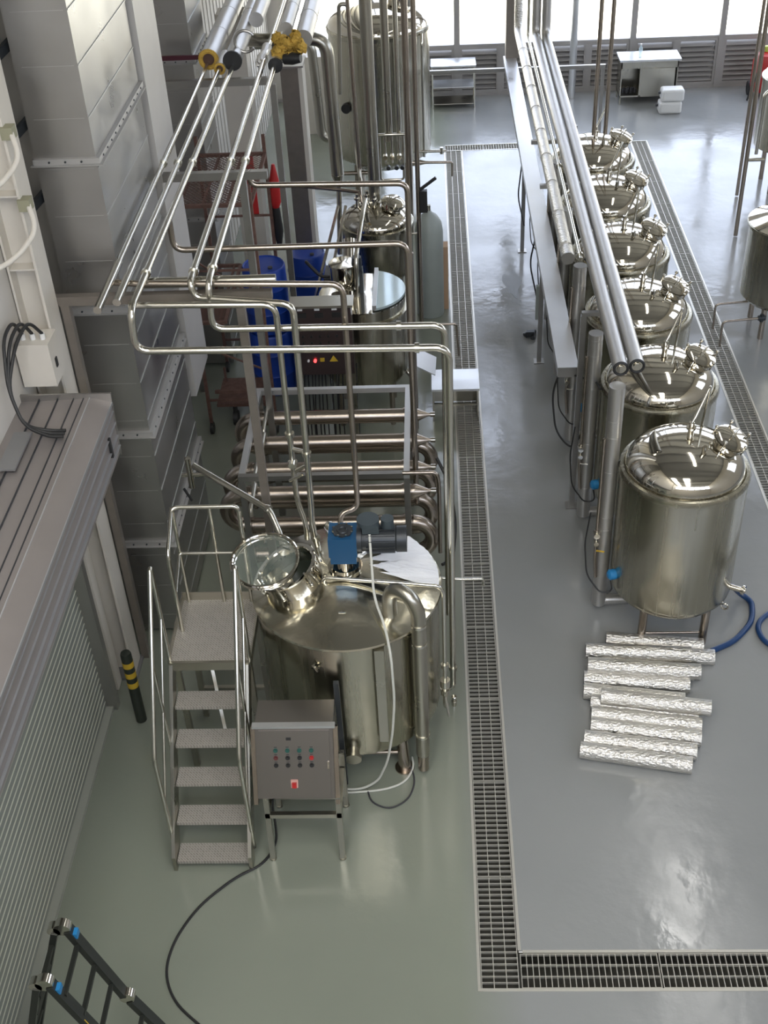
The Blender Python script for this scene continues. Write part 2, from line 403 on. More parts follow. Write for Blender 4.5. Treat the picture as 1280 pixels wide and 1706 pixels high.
# roll box above shutter
BX = thing('shutter_box', 'large metal roll box above the shutter with ribbed sheet cladding', 'shutter box', (XL, 5, 3.0))
b = MB(); b.poly([(XL, 1.2, 3.05), (-2.64, 1.2, 3.02), (-2.62, 1.2, 3.52), (-2.75, 1.2, 3.56), (XL, 1.2, 3.54)], (0, 6.9, 0)); b.build('casing', mat('roll box sheet', (.34, .31, .295), .42, .6, noise=.1, nscale=3), BX)
b = MB()
for x in (-3.2, -3.05, -2.92, -2.84): b.box(x, x+.006, 1.2, 8.1, 3.545, 3.566)
b.build('top_seams', DARKM, BX)
MB().box(-2.79, -2.784, 1.2, 8.1, 3.54, 3.568).build('top_edge_strip', GALVL, BX)
b = MB()
for z in (3.1, 3.2, 3.32, 3.43): b.box(-2.66, -2.615, 1.2, 8.1, z, z+.006)
b.box(-2.66, -2.61, 1.2, 8.11, 3.50, 3.52); b.build('face_ribs', mat('face rib', (.42, .43, .44), .4, .7), BX)
b = MB(); b.poly([(XL, 8.1, 3.0), (-2.63, 8.1, 3.0), (-2.61, 8.1, 3.6), (XL, 8.1, 3.6)], (0, .02, 0)); b.build('end_plate', FRAME, BX)
MB().box(-2.632, -2.61, 7.83, 7.86, 3.16, 3.34).build('slot', BLACK, BX)
MB().box(-3.26, -3.12, 7.1, 7.6, 3.57, 3.585).build('patch_plate', GALVD, BX)
# door jamb post and H column
single(MB().box(XL, -3.23, 8.3, 8.44, 0.02, 3.0), 'door_jamb', CREAM, 'narrow cream post right of the roller shutter', 'post')
def hcol(y, label, x1=-3.1, top=ZC-.5, depth=.28):
    t = thing('steel_column', label, 'column', (x1, y, 0))
    MB().box(x1-.02, x1, y-depth/2, y+depth/2, 0, top).build('outer_flange', CREAM, t)
    MB().box(XL+.012, XL+.03, y-depth/2, y+depth/2, 0, top).build('inner_flange', CREAM, t)
    MB().box(XL+.03, x1-.02, y-.01, y+.01, 0, top).build('web', CREAM, t)
    b = MB()
    for z in (3.9, 4.5, 5.1): b.box(XL+.03, x1-.02, y-depth/2+.01, y-.01, z, z+.012)
    b.build('stiffener', CREAM, t)
    MB().box(XL+.012, x1+.03, y-depth/2-.03, y+depth/2+.03, 0, .03).build('base_plate', GALVD, t)
hcol(8.62, 'cream H column behind the shutter roll box')
hcol(-.2, 'cream H column near the camera side', depth=.3)
# junction box with cables on the roll box
t = thing('junction_box', 'cream junction box with cable glands above the roll box', 'electrical box', (-3.2, 8.3, 3.6))
MB().box(XL+.02, -3.06, 8.2, 8.46, 3.62, 4.0).build('box', CREAM, t)
for k in range(3): MB().cyl((-3.28+k*.08, 8.3, 4.0), (-3.28+k*.08, 8.3, 4.05), .022, n=10).build('cable_gland', WHITE, t)
MB().box(-3.058, -3.05, 8.28, 8.32, 3.75, 3.83).build('switch', BLACK, t)
for k in range(3):
    single(MB().tube([(-3.28+k*.08, 8.3, 4.05), (-3.29+k*.06, 8.2, 4.22), (-3.3+k*.04, 7.95, 4.2-.03*k), (-3.26, 7.7, 3.9), (-3.15, 7.55, 3.66), (-2.95, 7.5+.04*k, 3.60), (-2.85, 7.5+.04*k, 3.60)], .014, .12),
           'power_cable', BLACK, 'thick black cable looping from the junction box onto the roll box', 'cable', 'cables of the roll box junction box')
for (y, z, lb) in ((8.45, 5.55, 'upper cream clamp with flexible conduit on the H column'), (8.45, 5.0, 'lower cream clamp with flexible conduit on the H column')):
    t = thing('conduit_clamp', lb, 'conduit', (-3.1, y, z))
    MB().box(-3.12, -3.03, y, y+.1, z, z+.09).build('clamp', mat('olive putty', (.28, .27, .18), .7), t)
    MB().tube([(-3.05, y+.03, z+.05), (-2.98, y-.1, z-.1), (-3.1, y-.35, z-.22), (-3.3, y-.7, z-.2), (-3.33, y-1.4, z-.25)], .02, .15).build('conduit', CREAM, t)

# ================================================================== DUCTS
def duct(x0, x1, y0, y1, z0, z1, flz, label, seams=.40):
    t = thing('air_duct', label, 'duct', (x1, y0, z0))
    MB().box(x0, x1, y0, y1, z0, z1).build('duct_body', GALV, t)
    s = MB(); z = z0+.2
    while z < z1:
        s.box(x1-.002, x1+.008, y0, y1, z, z+.010); s.box(x0+.06, x1-.03, y0-.002, y0+.002, z, z+.004); z += seams
    s.build('seams', mat('sheet seam', (.52, .52, .50), .4, .8), t)
    for z in flz:
        f = MB(); f.box(x0-.01, x1+.035, y0-.035, y0, z, z+.045); f.box(x1, x1+.035, y0, y1+.03, z, z+.045); f.box(x0-.03, x1+.06, y0-.06, y0, z-.007, z-.0005); f.box(x1, x1+.06, y0, y1, z-.007, z-.0005)
        fo = f.build('flange', mat('flange zinc', (.46, .45, .43), .45, .6), t)
        bb = MB()
        for k in range(int((y1-y0)/.16)): bb.cyl((x1+.03, y0+.1+k*.16, z+.022), (x1+.042, y0+.1+k*.16, z+.022), .009, n=6)
        for k in range(3): bb.cyl((x0+.12+k*.13, y0-.034, z+.022), (x0+.12+k*.13, y0-.044, z+.022), .009, n=6)
        bb.build('bolt_row', DARKM, fo)
duct(-3.15, -2.66, 9.15, 10.95, .05, 10.5, (1.2, 2.5, 3.78, 5.1, 6.4), 'tall galvanised duct rising left of the overhead pipes, nearest to the shutter')
duct(-3.3, -2.85, 14.6, 15.6, .05, 10.5, (2.2, 4.2, 6.2), 'grey galvanised duct behind the rusty scaffold')
single(MB().box(-3.3, -2.62, 11.05, 11.9, 1.72, 10.4), 'sheet_enclosure', mat('pale sheet', (.50, .48, .45), .5, .3, noise=.05), 'pale sheet enclosure hanging directly behind the tall galvanised duct', 'duct')
single(MB().box(-2.86, -2.50, 16.6, 16.95, 0, 4.2), 'box_column', CREAM, 'white square column between the scaffold and the grey box column', 'column')
t = thing('box_column', 'tall dark grey square column carrying the insulated pipes', 'column', (-1.95, 17.1, 0))
MB().box(-2.11, -1.86, 17.0, 17.3, 0, 3.36).build('shaft', BRFRAME, t)
MB().box(-2.15, -1.78, 16.96, 17.45, 3.36, 3.385).build('cap_plate', GALV, t)
MB().box(-1.86, -1.80, 17.0, 17.4, 0, 3.36).build('side_sheet', CREAM, t)
single(MB().box(-2.5, -1.0, 23.6, 24.1, 0, 1.5), 'wall_cabinet', CREAM, 'cream enclosure left of the tall rear tank', 'cabinet')
t = thing('vent_grille', 'grey vent grille behind the elbow of the rear tank pipe', 'grille', (-2.0, 23.55, .5))
b = MB()
for k in range(9): b.box(-1.75, -1.45, 23.56, 23.6, .3+k*.12, .36+k*.12)
b.build('slats', DARKM, t); MB().box(-1.8, -1.4, 23.58, 23.61, .22, 1.4).build('frame', GALV, t)

single(MB().box(XL+.03, -3.17, 9.3, 9.34, .05, 10.4), 'sheet_panel', GALV, 'grey filler sheet between the H column and the tall duct', 'panel')
for k, (z, lb) in enumerate(((4.75, 'lower dark wall bracket left of the tall duct'), (5.35, 'middle dark wall bracket left of the tall duct'), (5.95, 'upper dark wall bracket left of the tall duct'))):
    single(MB().beam((XL+.02, 9.0, z-.06), (-3.17, 9.27, z+.06), .04, .07), 'wall_bracket', DARKM, lb, 'bracket')
# pipe support frames
def pframe(y, z, x0, x1, posts, label, m=FRAME, w=.07):
    t = thing('pipe_support_frame', label, 'frame', ((x0+x1)/2, y, 0))
    MB().box(x0, x1, y-w/2, y+w/2, z-.08, z).build('crossbeam', m, t)
    for x in posts: MB().box(x-w/2, x+w/2, y-w/2, y+w/2, 0, z-.08).build('post', m, t)
    return t
pframe(8.8, 4.12, XL+.02, -1.33, (-3.05, -1.6), 'nearest pipe support frame over the roller shutter end', BRFRAME)
pframe(11.15, 4.2, -3.3, -1.6, (-1.85,), 'middle pipe support frame in front of the rusty scaffold')
pframe(13.95, 4.2, -3.25, -1.83, (-3.2, -1.83), 'far pipe support frame where the pipe insulation ends')
# red flat bar
single(MB().box(-3.2, -2.6, 14.3, 14.33, 4.32, 4.37), 'flat_bar', mat('dark red bar', (.07, .01, .02), .5), 'thin dark red bar left of the insulated pipe ends', 'bar')

# ================================================================== OVERHEAD PIPES (left)
ZP = 4.3
def clampset(t, pts):
    for p, ax in pts:
        p = V(p); ax = V(ax)
        MB().cyl(p-ax*.018, p+ax*.018, .042, n=14).build('clamp', PIPE, t)
def pipe(label, pts, r=.028, bend=.11, cl=(), m=PIPE, group=None, name='steel_pipe'):
    t = thing(name, label, 'pipe', pts[0], group)
    MB().tube(pts, r, bend).build('tube', m, t)
    clampset(t, cl)
    return t
yx, yy, yz = (1, 0, 0), (0, 1, 0), (0, 0, 1)
t = pipe('leftmost long overhead pipe with open cut end', [(-2.60, 9.0, ZP), (-2.60, 14.2, ZP)], .024, cl=[((-2.6, 11.15, ZP), yy)])
MB().cyl((-2.60, 8.18, ZP), (-2.60, 9.0, ZP), .032).build('end_sleeve', PIPE, t)
t = pipe('second overhead pipe from the left with open end', [(-2.47, 8.9, ZP), (-2.43, 14.2, ZP)], .026, cl=[((-2.455, 11.15, ZP), yy)])
MB().cyl((-2.475, 8.30, ZP), (-2.47, 8.9, ZP), .032).build('end_sleeve', PIPE, t)
pipe('lowest front crossing pipe bending down beside the big mash tank to the drain', [(-2.29, 14.2, ZP), (-2.34, 8.17, ZP), (-2.36, 8.17, 3.94), (.10, 8.17, 3.9), (.10, 8.17, .12), (-.06, 8.17, .12)], .029, .12,
     cl=[((-2.315, 11.15, ZP), yy), ((-2.335, 8.8, ZP), yy), ((-.15, 8.17, 3.905), yx), ((.1, 8.17, .4), yz)])
pipe('fourth overhead pipe crossing right above the mash tank lid', [(-1.94, 14.2, ZP), (-1.95, 8.62, ZP), (-1.93, 8.62, 4.16), (-1.13, 8.5, 4.14), (-1.13, 8.4, 2.3), (-1.13, 8.3, 2.05), (-1.10, 8.3, 1.80)], .028, .10,
     cl=[((-1.945, 8.8, ZP), yy), ((-1.94, 11.15, ZP), yy), ((-1.13, 8.42, 2.75), yz), ((-1.11, 8.3, 1.92), yz)])
pipe('rightmost long overhead pipe crossing above the heat exchanger to the drain', [(-1.80, 14.2, ZP), (-1.80, 8.6, ZP), (-1.82, 8.6, 3.88), (.07, 8.6, 3.86), (.07, 8.6, .7)], .028, .11,
     cl=[((-1.8, 8.85, ZP), yy), ((-1.8, 11.15, ZP), yy), ((-.3, 8.6, 3.865), yx)])
pipe('thick crossing pipe stub resting on the nearest support frame', [(-2.42, 8.88, 4.17), (-1.30, 8.88, 4.17)], .045, .05)
pipe('crossing pipe dropping to the gearbox side of the mash tank', [(-2.60, 8.75, 4.25), (-2.45, 8.72, 4.25), (-.74, 8.7, 4.2), (-.74, 8.62, 2.0), (-.90, 8.55, 2.0), (-.90, 8.5, 1.85)], .026, .11, cl=[((-.9, 8.5, 1.88), yz)], m=DPIPE)
t = pipe('crossing pipe dropping through two clamp valves onto the manway side', [(-2.44, 8.5, 4.17), (-1.27, 8.5, 4.14), (-1.27, 8.5, 2.2), (-1.20, 8.42, 2.0), (-1.20, 8.40, 1.83)], .026, .11,
     cl=[((-1.27, 8.5, 2.9), yz), ((-1.27, 8.5, 2.6), yz)])
b = MB(); b.cyl((-1.27, 8.5, 2.75), (-1.13, 8.44, 2.75), .02); b.cyl((-1.27, 8.42, 2.62), (-1.27, 8.5, 2.62), .03); b.cyl((-1.27, 8.5, 2.5), (-1.13, 8.44, 2.62), .018); b.build('butterfly_valve', PIPE, t)
MB().cyl((-1.3, 8.4, 2.48), (-1.18, 8.38, 2.56), .014).build('valve_handle', PIPE, t)
pipe('far crossing pipe dropping beside the domed vessel', [(-1.79, 11.15, 4.2), (-1.77, 11.15, 4.05), (-.25, 11.15, 4.02), (-.25, 11.15, .5)], .028, .1, m=DPIPE)
pipe('crossing pipe below the middle frame dropping beside the flat lid tank', [(-2.36, 10.0, 4.25), (-2.36, 10.0, 3.93), (-.245, 10.0, 3.93), (-.235, 10.0, 1.0)], .028, .11, m=DPIPE)
pipe('diagonal pipe from the wall valves to the open manway', [(-2.32, 9.2, 2.1), (-1.55, 8.62, 2.0), (-1.45, 8.45, 1.85), (-1.42, 8.35, 1.8)], .03, .06, cl=[((-1.56, 8.63, 2.0), (.8, -.6, 0))])
t = thing('wall_valve', 'chrome valve cluster at the lower end of the tall duct', 'valve', (-2.4, 9.3, 1.9))
b = MB(); b.cyl((-2.42, 9.4, 1.7), (-2.42, 9.4, 2.05), .03); b.cyl((-2.5, 9.4, 1.85), (-2.2, 9.4, 1.85), .022); b.build('valve_body', POLISH, t); MB().beam((-2.5, 9.38, 1.7), (-2.44, 9.38, 1.55), .02, .02).build('handle', BLACK, t)

# insulated ends (far, going away from camera to the window wall)
def insul(x, y0, y1, z, r, m, label, collar=None, cap=None):
    t = thing('insulated_pipe', label, 'insulated pipe', (x, y0, z))
    prof = []; n = int((y1-y0)/.9)
    b = MB(); b.cyl((x, y0, z), (x, y1, z), r, n=24)
    for k in range(1, n): b.cyl((x, y0+k*.9, z), (x, y0+k*.9+.02, z), r+.004, n=24)
    b.build('jacket', m, t)
    if collar: MB().ring((x, y0-.01, z), (0, 1, 0), r*.82, r*.24, 20, 8).build('torn_wool', collar, t); MB().cyl((x, y0-.004, z), (x, y0+.01, z), r*.75, n=16).build('pipe_end', mat('brown pipe end', (.12, .07, .05), .5, .5), t)
    if cap: MB().cyl((x, y0-.02, z), (x, y0+.01, z), r*1.12, n=20).build('rubber_foam', cap, t)
    return t
insul(-2.58, 14.2, YF-.2, ZP+.05, .115, INSUL, 'leftmost big foil jacketed pipe with yellow wool showing at its end', WOOL)
insul(-2.43, 14.0, 14.5, ZP, .065, FOIL, 'short crumpled foil wrap around the second pipe end', WOOL)
insul(-2.28, 14.05, YF-.2, ZP+.07, .10, INSUL, 'foil jacketed pipe with black foam end, middle of the left bundle', None, BLACK)
insul(-2.12, 15.2, YF-.2, ZP+.2, .09, INSUL, 'slim foil jacketed pipe right of the open half shell', None)
insul(-1.79, 14.05, 14.6, ZP, .075, INSUL, 'short foil sleeve with black foam end beside the yellow wool', None, BLACK)
insul(-1.76, 15.2, YF-.2, ZP+.08, .08, INSUL, 'foil jacketed pipe above the dark grey square column')
insul(-1.55, 15.1, YF-.2, ZP-.02, .11, INSUL, 'rightmost foil jacketed pipe of the left bundle')
single(MB().tube([(-2.14+.12*math.cos(a), 14.25, ZP+.22+.12*math.sin(a)) for a in [(.6+5.0*i/24) for i in range(25)]], .017, n=8), 'insulation_half_shell', GALV, 'open curled edge ring of half shell insulation on the pipes', 'insulation')
b = MB()
for k in range(16):
    b.ball((-1.66+random.uniform(-.16, .18), 14.35+random.uniform(-.2, .45), ZP+.08+random.uniform(-.05, .09)), random.uniform(.05, .09), n=10)
for vv in b.bm.verts: vv.co += V(random.uniform(-.02, .02), random.uniform(-.02, .02), random.uniform(-.02, .02))
single(b, 'mineral_wool_clump', WOOL, 'torn yellow mineral wool clump hanging at the pipe ends', 'insulation')
single(MB().rev([(.06, 0), (.07, .5), (.05, 1)], (-1.70, 14.2, ZP+.02), (-1.50, 14.15, ZP+.04), 14), 'foam_sleeve', BLACK, 'black foam sleeve right below the yellow wool clump', 'insulation')
pipe('thin bare pipe continuing past the insulation ends', [(-1.94, 14.2, ZP), (-1.94, YF-.3, ZP)], .026)
pipe('thin bare pipe beside the yellow wool going towards the windows', [(-1.82, 14.2, ZP+.03), (-1.82, YF-.3, ZP+.03)], .022)
single(MB().rev([(.06, 0), (.07, .3), (.045, .6), (.06, 1)], (-1.98, 14.2, ZP-.02), (-1.96, 14.75, ZP), 14), 'foil_wrap', FOIL, 'crumpled foil wrapped joint between the pipe ends', 'insulation')

# ================================================================== MASH TANK (front left)
T = (-.82, 7.87)
t = thing('mash_tank', 'large stainless mash tank with open manway and blue gearbox on its lid', 'tank', (T[0], T[1], 0))
MB().lathe([(.25, .28), (.72, .36), (.795, .42), (.80, .46), (.80, 1.72), (.79, 1.73)], T, 72).build('shell', STEELH, t)
MB().lathe([(.825, 1.715), (.832, 1.725), (.825, 1.742), (.78, 1.755), (.12, 1.93), (.0, 1.935)], T, 72).build('lid', LIDM, t)
MB().box(T[0]+.26, T[0]+.34, T[1]-.80, T[1]-.735, .6, 1.70).build('seam_strip', STEEL, t)
for a in (-52, 52, 128, 232):
    ca, sa = math.cos(math.radians(a)), math.sin(math.radians(a))
    MB().cyl((T[0]+.74*ca, T[1]+.74*sa, 0.01), (T[0]+.70*ca, T[1]+.70*sa, .5), .055).cyl((T[0]+.74*ca, T[1]+.74*sa, 0.0), (T[0]+.74*ca, T[1]+.74*sa, .015), .09).build('leg', DPIPE, t)
MB().tube([(T[0]-.5, T[1]-.62, .26), (T[0]+.4, T[1]-.62, .26)], .02).build('brace', DPIPE, t)
mo = MB().cyl((T[0]+.02, T[1]-.74, .50), (T[0]+.02, T[1]-.88, .47), .055).cyl((T[0]+.02, T[1]-.86, .475), (T[0]+.02, T[1]-.89, .47), .075).build('outlet', STEEL, t)
MB().beam((T[0]-.27, T[1]-.775, 1.5), (T[0]-.2, T[1]-.80, 1.53), .02, .012).beam((T[0]-.26, T[1]-.79, 1.55), (T[0]-.22, T[1]-.8, 1.48), .02, .012).build('bracket', POLISH, t)
# manway
ax = V(-.36, -.06, .93).normalized(); top = V(-1.32, 7.80, 2.01); mc = top-ax*.30
b = MB(); b.rev([(.245, -.2), (.245, .93), (.272, .94), (.275, 1.0), (.245, 1.0), (.235, .97), (.232, .0)], mc, top, 44, caps=False)
mw = b.build('manway_neck', POLISH, t)
MB().rev([(.236, .0), (.235, .85), (.234, .86), (.234, .87)], mc+ax*.03, top-ax*.03, 32, caps=False).cyl(mc+ax*.12, mc+ax*.125, .233, n=32).build('opening_shade', mat('painted shade in tank', (.02, .028, .02), .35), mw)  # near-black lining and disc paint the shade inside the manway
u, v = basis(ax)
for k in range(6):
    a = k*PI/3+.4; p = top+(u*math.cos(a)+v*math.sin(a))*.27
    MB().cyl(p-ax*.12, p+ax*.03, .010, n=8).ball(p-ax*.12, .02, n=8).build('wing_nut', POLISH, mw)
cc = V(-1.49, 7.76, 2.12); cax = V(-.05, -.22, .97).normalized()
cv = MB().ring(cc, cax, .285, .017).build('manway_cover', POLISH, t, 'open glass manway cover with steel ring')
MB().rev([(.28, 0), (.28, 1)], cc-cax*.004, cc+cax*.004, 40).build('sight_glass', mat('tinted cover glass', (.7, .82, .72), .03, alpha=.07), cv)
MB().ring(cc-cax*.045, cax, .275, .012).build('gasket_ring', POLISH, cv)
MB().tube([cc+cax*.02+V(-.12, .12, .06), cc+cax*.07+V(-.12, .12, .08), cc+cax*.07+V(.0, .14, .08), cc+cax*.02+V(0, .14, .06)], .008).build('handle', POLISH, cv)
MB().tube([cc+V(.12, .25, -.06), (-1.26, 8.08, 1.95)], .014).build('hinge_arm', POLISH, cv)
MB().cyl((-.80, 8.38, 1.78), (-.80, 8.38, 1.86), .04).cyl((-.80, 8.38, 1.86), (-.80, 8.38, 1.88), .075).build('inlet_flange', POLISH, t)
MB().cyl((-.98, 8.34, 1.80), (-.98, 8.34, 1.98), .012).ball((-.98, 8.34, 2.02), .045).build('pressure_gauge', POLISH, t)
# agitator drive
g = (-.82, 7.87)
MB().cyl((g[0], g[1], 1.90), (g[0], g[1], 1.96), .15).cyl((g[0], g[1], 1.96), (g[0], g[1], 1.98), .13).cyl((g[0], g[1], 1.98), (g[0], g[1], 2.06), .07).build('drive_flange', POLISH, t)
gb = MB().box(g[0]-.11, g[0]+.11, g[1]-.11, g[1]+.11, 2.06, 2.16).rev([(.09, 0), (.11, 1)], (g[0], g[1], 2.04), (g[0], g[1], 2.08), 8).box(g[0]-.12, g[0]+.12, g[1]-.12, g[1]+.12, 2.14, 2.33).build('gearbox', BLUE, t, 'blue worm gearbox')
MB().cyl((g[0], g[1], 2.33), (g[0], g[1], 2.345), .09, n=8).ring((g[0], g[1], 2.345), (0, 0, 1), .04, .012, 16, 6).build('gearbox_cover', DARKM, gb)
b = MB()
for k in range(8): b.cyl((g[0]+.085*math.cos(k*PI/4+.4), g[1]+.085*math.sin(k*PI/4+.4), 2.34), (g[0]+.085*math.cos(k*PI/4+.4), g[1]+.085*math.sin(k*PI/4+.4), 2.355), .009, n=6)
b.build('bolts', PIPE, gb)
mt = MB().cyl((g[0]+.12, g[1], 2.24), (g[0]+.16, g[1], 2.24), .12, n=24).rev([(.10, 0), (.105, .1), (.105, .75), (.115, .78), (.115, 1)], (g[0]+.16, g[1], 2.24), (g[0]+.54, g[1], 2.24), 24).build('motor', DARKM, t, 'dark grey finned electric motor')
b = MB()
for k in range(14): 
    a = 2*PI*k/14; b.beam((g[0]+.20, g[1]+.112*math.cos(a), 2.24+.112*math.sin(a)), (g[0]+.44, g[1]+.112*math.cos(a), 2.24+.112*math.sin(a)), .008, .02, (0, math.cos(a), math.sin(a)))
b.build('cooling_fins', DARKM, mt)
MB().box(g[0]+.17, g[0]+.31, g[1]-.06, g[1]+.06, 2.34, 2.42).cyl((g[0]+.22, g[1], 2.42), (g[0]+.22, g[1], 2.46), .095, n=24).cyl((g[0]+.38, g[1]+.03, 2.34), (g[0]+.38, g[1]+.03, 2.44), .055, n=16).build('terminal_box', mat('motor grey', (.07, .09, .10), .4, .3), mt)
# lid fittings
MB().tube([(-1.0, 7.72, 1.82), (-1.0, 7.72, 1.95), (-.02, 7.62, 1.92), (.02, 7.62, 1.85), (.02, 7.62, .98), (.02, 7.62, .78)], .018, .05).build('cleaning_pipe', PIPE, t)
MB().cyl((-1.0, 7.72, 1.78), (-1.0, 7.72, 1.86), .028).cyl((.02, 7.62, .95), (.02, 7.62, 1.0), .035).cyl((.02, 7.62, .72), (.02, 7.62, .80), .045).build('pipe_union', PIPE, t)
ep = MB().tube([(-.43, 7.42, 1.76), (-.43, 7.42, 1.98), (-.40, 7.40, 2.08), (-.32, 7.34, 2.12), (-.24, 7.28, 2.08), (-.19, 7.25, 1.95), (-.19, 7.25, 1.75), (-.19, 7.25, .24)], .062, .05, n=20).build('vapour_elbow_pipe', STEEL, t)
for z in (1.83, 1.62, .50): MB().cyl((-.19, 7.25, z-.012), (-.19, 7.25, z+.012), .070, n=20).build('clamp_ring', PIPE, ep)
MB().lathe([(.05, 0), (.052, .22)], (-.19, 7.25, .04), 20).build('pipe_foot', DPIPE, ep)
MB().box(-.86, -.80, 7.39, 7.51, 1.829, 1.838, Matrix.Translation((0, 0, 0))).build('name_plate', mat('etched plate', (.62, .6, .52), .35, .9), t)
MB().box(-.838, -.822, 7.41, 7.47, 1.838, 1.841).build('plate_text', DARK, t)
# white protective film left on the rear part of the lid
b = MB(); n = 48; rr_ = 7; grid = []
for k in range(n+1):
    f = k/n; a = math.radians(-8+f*116); ri = .30+.07*math.sin(k*.7)+.04*math.sin(k*1.7); row = []
    for j in range(rr_+1):
        R2 = ri+(.805-ri)*j/rr_
        z = 1.94-(R2-.12)*.262+.016+.010*math.sin(k*.9+j*.5)*math.sin(j*1.3+1)+.006*math.sin(k*2.3-j*1.9)
        row.append(b.bm.verts.new((T[0]+R2*math.cos(a), T[1]+R2*math.sin(a), z)))
    grid.append(row)
for k in range(n):
    for j in range(rr_): b.bm.faces.new((grid[k][j], grid[k+1][j], grid[k+1][j+1], grid[k][j+1]))
b.build('protective_film', WHITEF, t, 'white wrinkled protective film')
# side valves beside the crossing pipe foot
t = thing('drain_valve', 'steel valve group at the foot of the pipe right of the mash tank', 'valve', (0, 7.7, .3))
b = MB(); b.tube([(.02, 7.62, .72), (.02, 7.62, .45), (.04, 7.8, .3)], .022, .05); b.cyl((.02, 7.62, .62), (.02, 7.62, .68), .04); b.build('body', PIPE, t)
MB().beam((.02, 7.55, .65), (.05, 7.5, .45), .02, .012).build('lever', PIPE, t)
t = pipe('thin horizontal drain pipe right of the mash tank reaching over the drain', [(-.02, 8.9, .9), (.20, 8.9, .88), (.42, 8.9, .88), (.42, 8.9, .8)], .014, .03)
single(MB().lathe([(.025, 0), (.028, .06), (.02, .07), (.02, .11), (.026, .115), (.022, .12)], (.106, 8.06), 14), 'pipe_fitting', POLISH, 'small loose steel fitting standing on the floor by the left drain', 'fitting')
pipe('bent small pipe beside the heat exchanger front corner', [(-.36, 9.66, 1.63), (-.02, 9.66, 1.63), (.0, 9.66, 1.5), (.0, 9.66, .6)], .022, .06, m=DPIPE)

# white power cable from motor
single(MB().tube([(-.59, 7.81, 2.34), (-.58, 7.70, 2.2), (-.56, 7.45, 1.95), (-.47, 7.25, 1.82), (-.42, 7.02, 1.70), (-.41, 7.0, 1.2), (-.44, 7.0, .8), (-.50, 7.02, .4), (-.60, 7.05, .1), (-.75, 7.03, .012), (-.93, 7.03, .012), (-1.1, 7.1, .012)], .011, .12, n=8), 'motor_cable', CREAMC, 'white motor cable hanging down over the mash tank shell', 'cable')
single(MB().tube([(-1.1, 6.98, .012), (-.75, 7.0, .012), (-.55, 7.02, .012), (-.36, 7.1, .012), (-.28, 7.28, .012), (-.3, 7.4, .012)], .010, .1, n=8), 'floor_cable', CREAMC, 'white cable lying on the floor under the mash tank', 'cable')
single(MB().tube([(-.70, 7.02, .012), (-.66, 6.88, .012), (-.5, 6.80, .012), (-.33, 6.9, .012), (-.26, 7.12, .012), (-.34, 7.38, .012), (-.5, 7.5, .012)], .008, .12, n=8), 'grey_cable', DARK, 'thin dark cable looped on the floor right of the control box', 'cable')

# ================================================================== STAIR PLATFORM
t = thing('stair_platform', 'stainless work stair with chequer plate platform and tube handrails', 'stair', (-1.98, 6.9, 0))
x0, x1 = -2.29, -1.68; PZ = 1.45
def tread_mesh(xa, xb, ya, yb, z):
    b = MB(); b.box(xa, xb, ya, yb, z-.03, z)
    nx = int((xb-xa)/.045); ny = max(2, int((yb-ya)/.045))
    for i in range(nx):
        for j in range(ny):
            cx = xa+.025+i*.045; cy = ya+.022+j*.045; s = .35 if (i+j) % 2 else -.35
            a = PI/4 if (i+j) % 2 else -PI/4
            M = Matrix.Translation((cx, cy, z)) @ Matrix.Rotation(a, 4, 'Z')
            b.box(-.014, .014, -.003, .003, -.001, .0025, M)
    return b
for k in range(5):
    tread_mesh(x0, x1, 6.20+k*.205, 6.20+k*.205+.19, .10+k*.255).build('tread', TREAD, t)
tread_mesh(x0-.03, x1+.04, 7.25, 8.02, PZ).build('platform_plate', TREAD, t)
MB().box(x0-.04, x1+.05, 7.22, 7.26, PZ-.09, PZ-.002).box(x0-.04, x0-.03, 7.26, 8.03, PZ-.09, PZ+.08).box(x0-.04, x1+.05, 8.02, 8.03, PZ-.09, PZ+.09).box(x1+.04, x1+.05, 7.26, 8.03, PZ-.09, PZ-.002).build('platform_rim', STEEL, t)
for x in (x0-.035, x1+.005):
    b = MB(); b.poly([(x, 6.18, 0), (x, 6.30, 0), (x, 7.30, PZ-.12), (x, 7.30, PZ-.02), (x, 7.21, PZ-.02), (x, 6.18, .17)], (.03, 0, 0)); b.build('stringer', STEEL, t)
for x, y in ((x0-.01, 7.35), (x1+.01, 7.35), (x0-.01, 7.97), (x1+.01, 7.97)):
    MB().box(x-.025, x+.025, y-.025, y+.025, 0, PZ-.03).build('support_leg', STEEL, t)
MB().box(x0, x1, 7.95, 7.99, .35, .39).box(x0, x1, 7.33, 7.37, .9, .94).build('cross_bar', STEEL, t)
MB().beam((x0+.12, 7.96, .9), (x0+.3, 7.4, .2), .03, .03).build('diagonal_brace', STEEL, t)
r = .019
for x, s in ((x0-.035, -1), (x1+.04, 1)):
    xb = x
    MB().tube([(xb, 6.33, .12), (xb, 6.33, 1.24), (xb, 7.24, 2.47), (xb, 7.27, 2.47), (xb, 7.27, PZ)], r, .05, 12).build('stair_handrail', PIPE, t)
    MB().tube([(xb, 6.33, .68), (xb, 7.27, 1.93)], .013).build('mid_rail', PIPE, t)
    MB().tube([(xb, 6.80, .72), (xb, 6.80, 1.86)], .015).build('rail_post', PIPE, t)
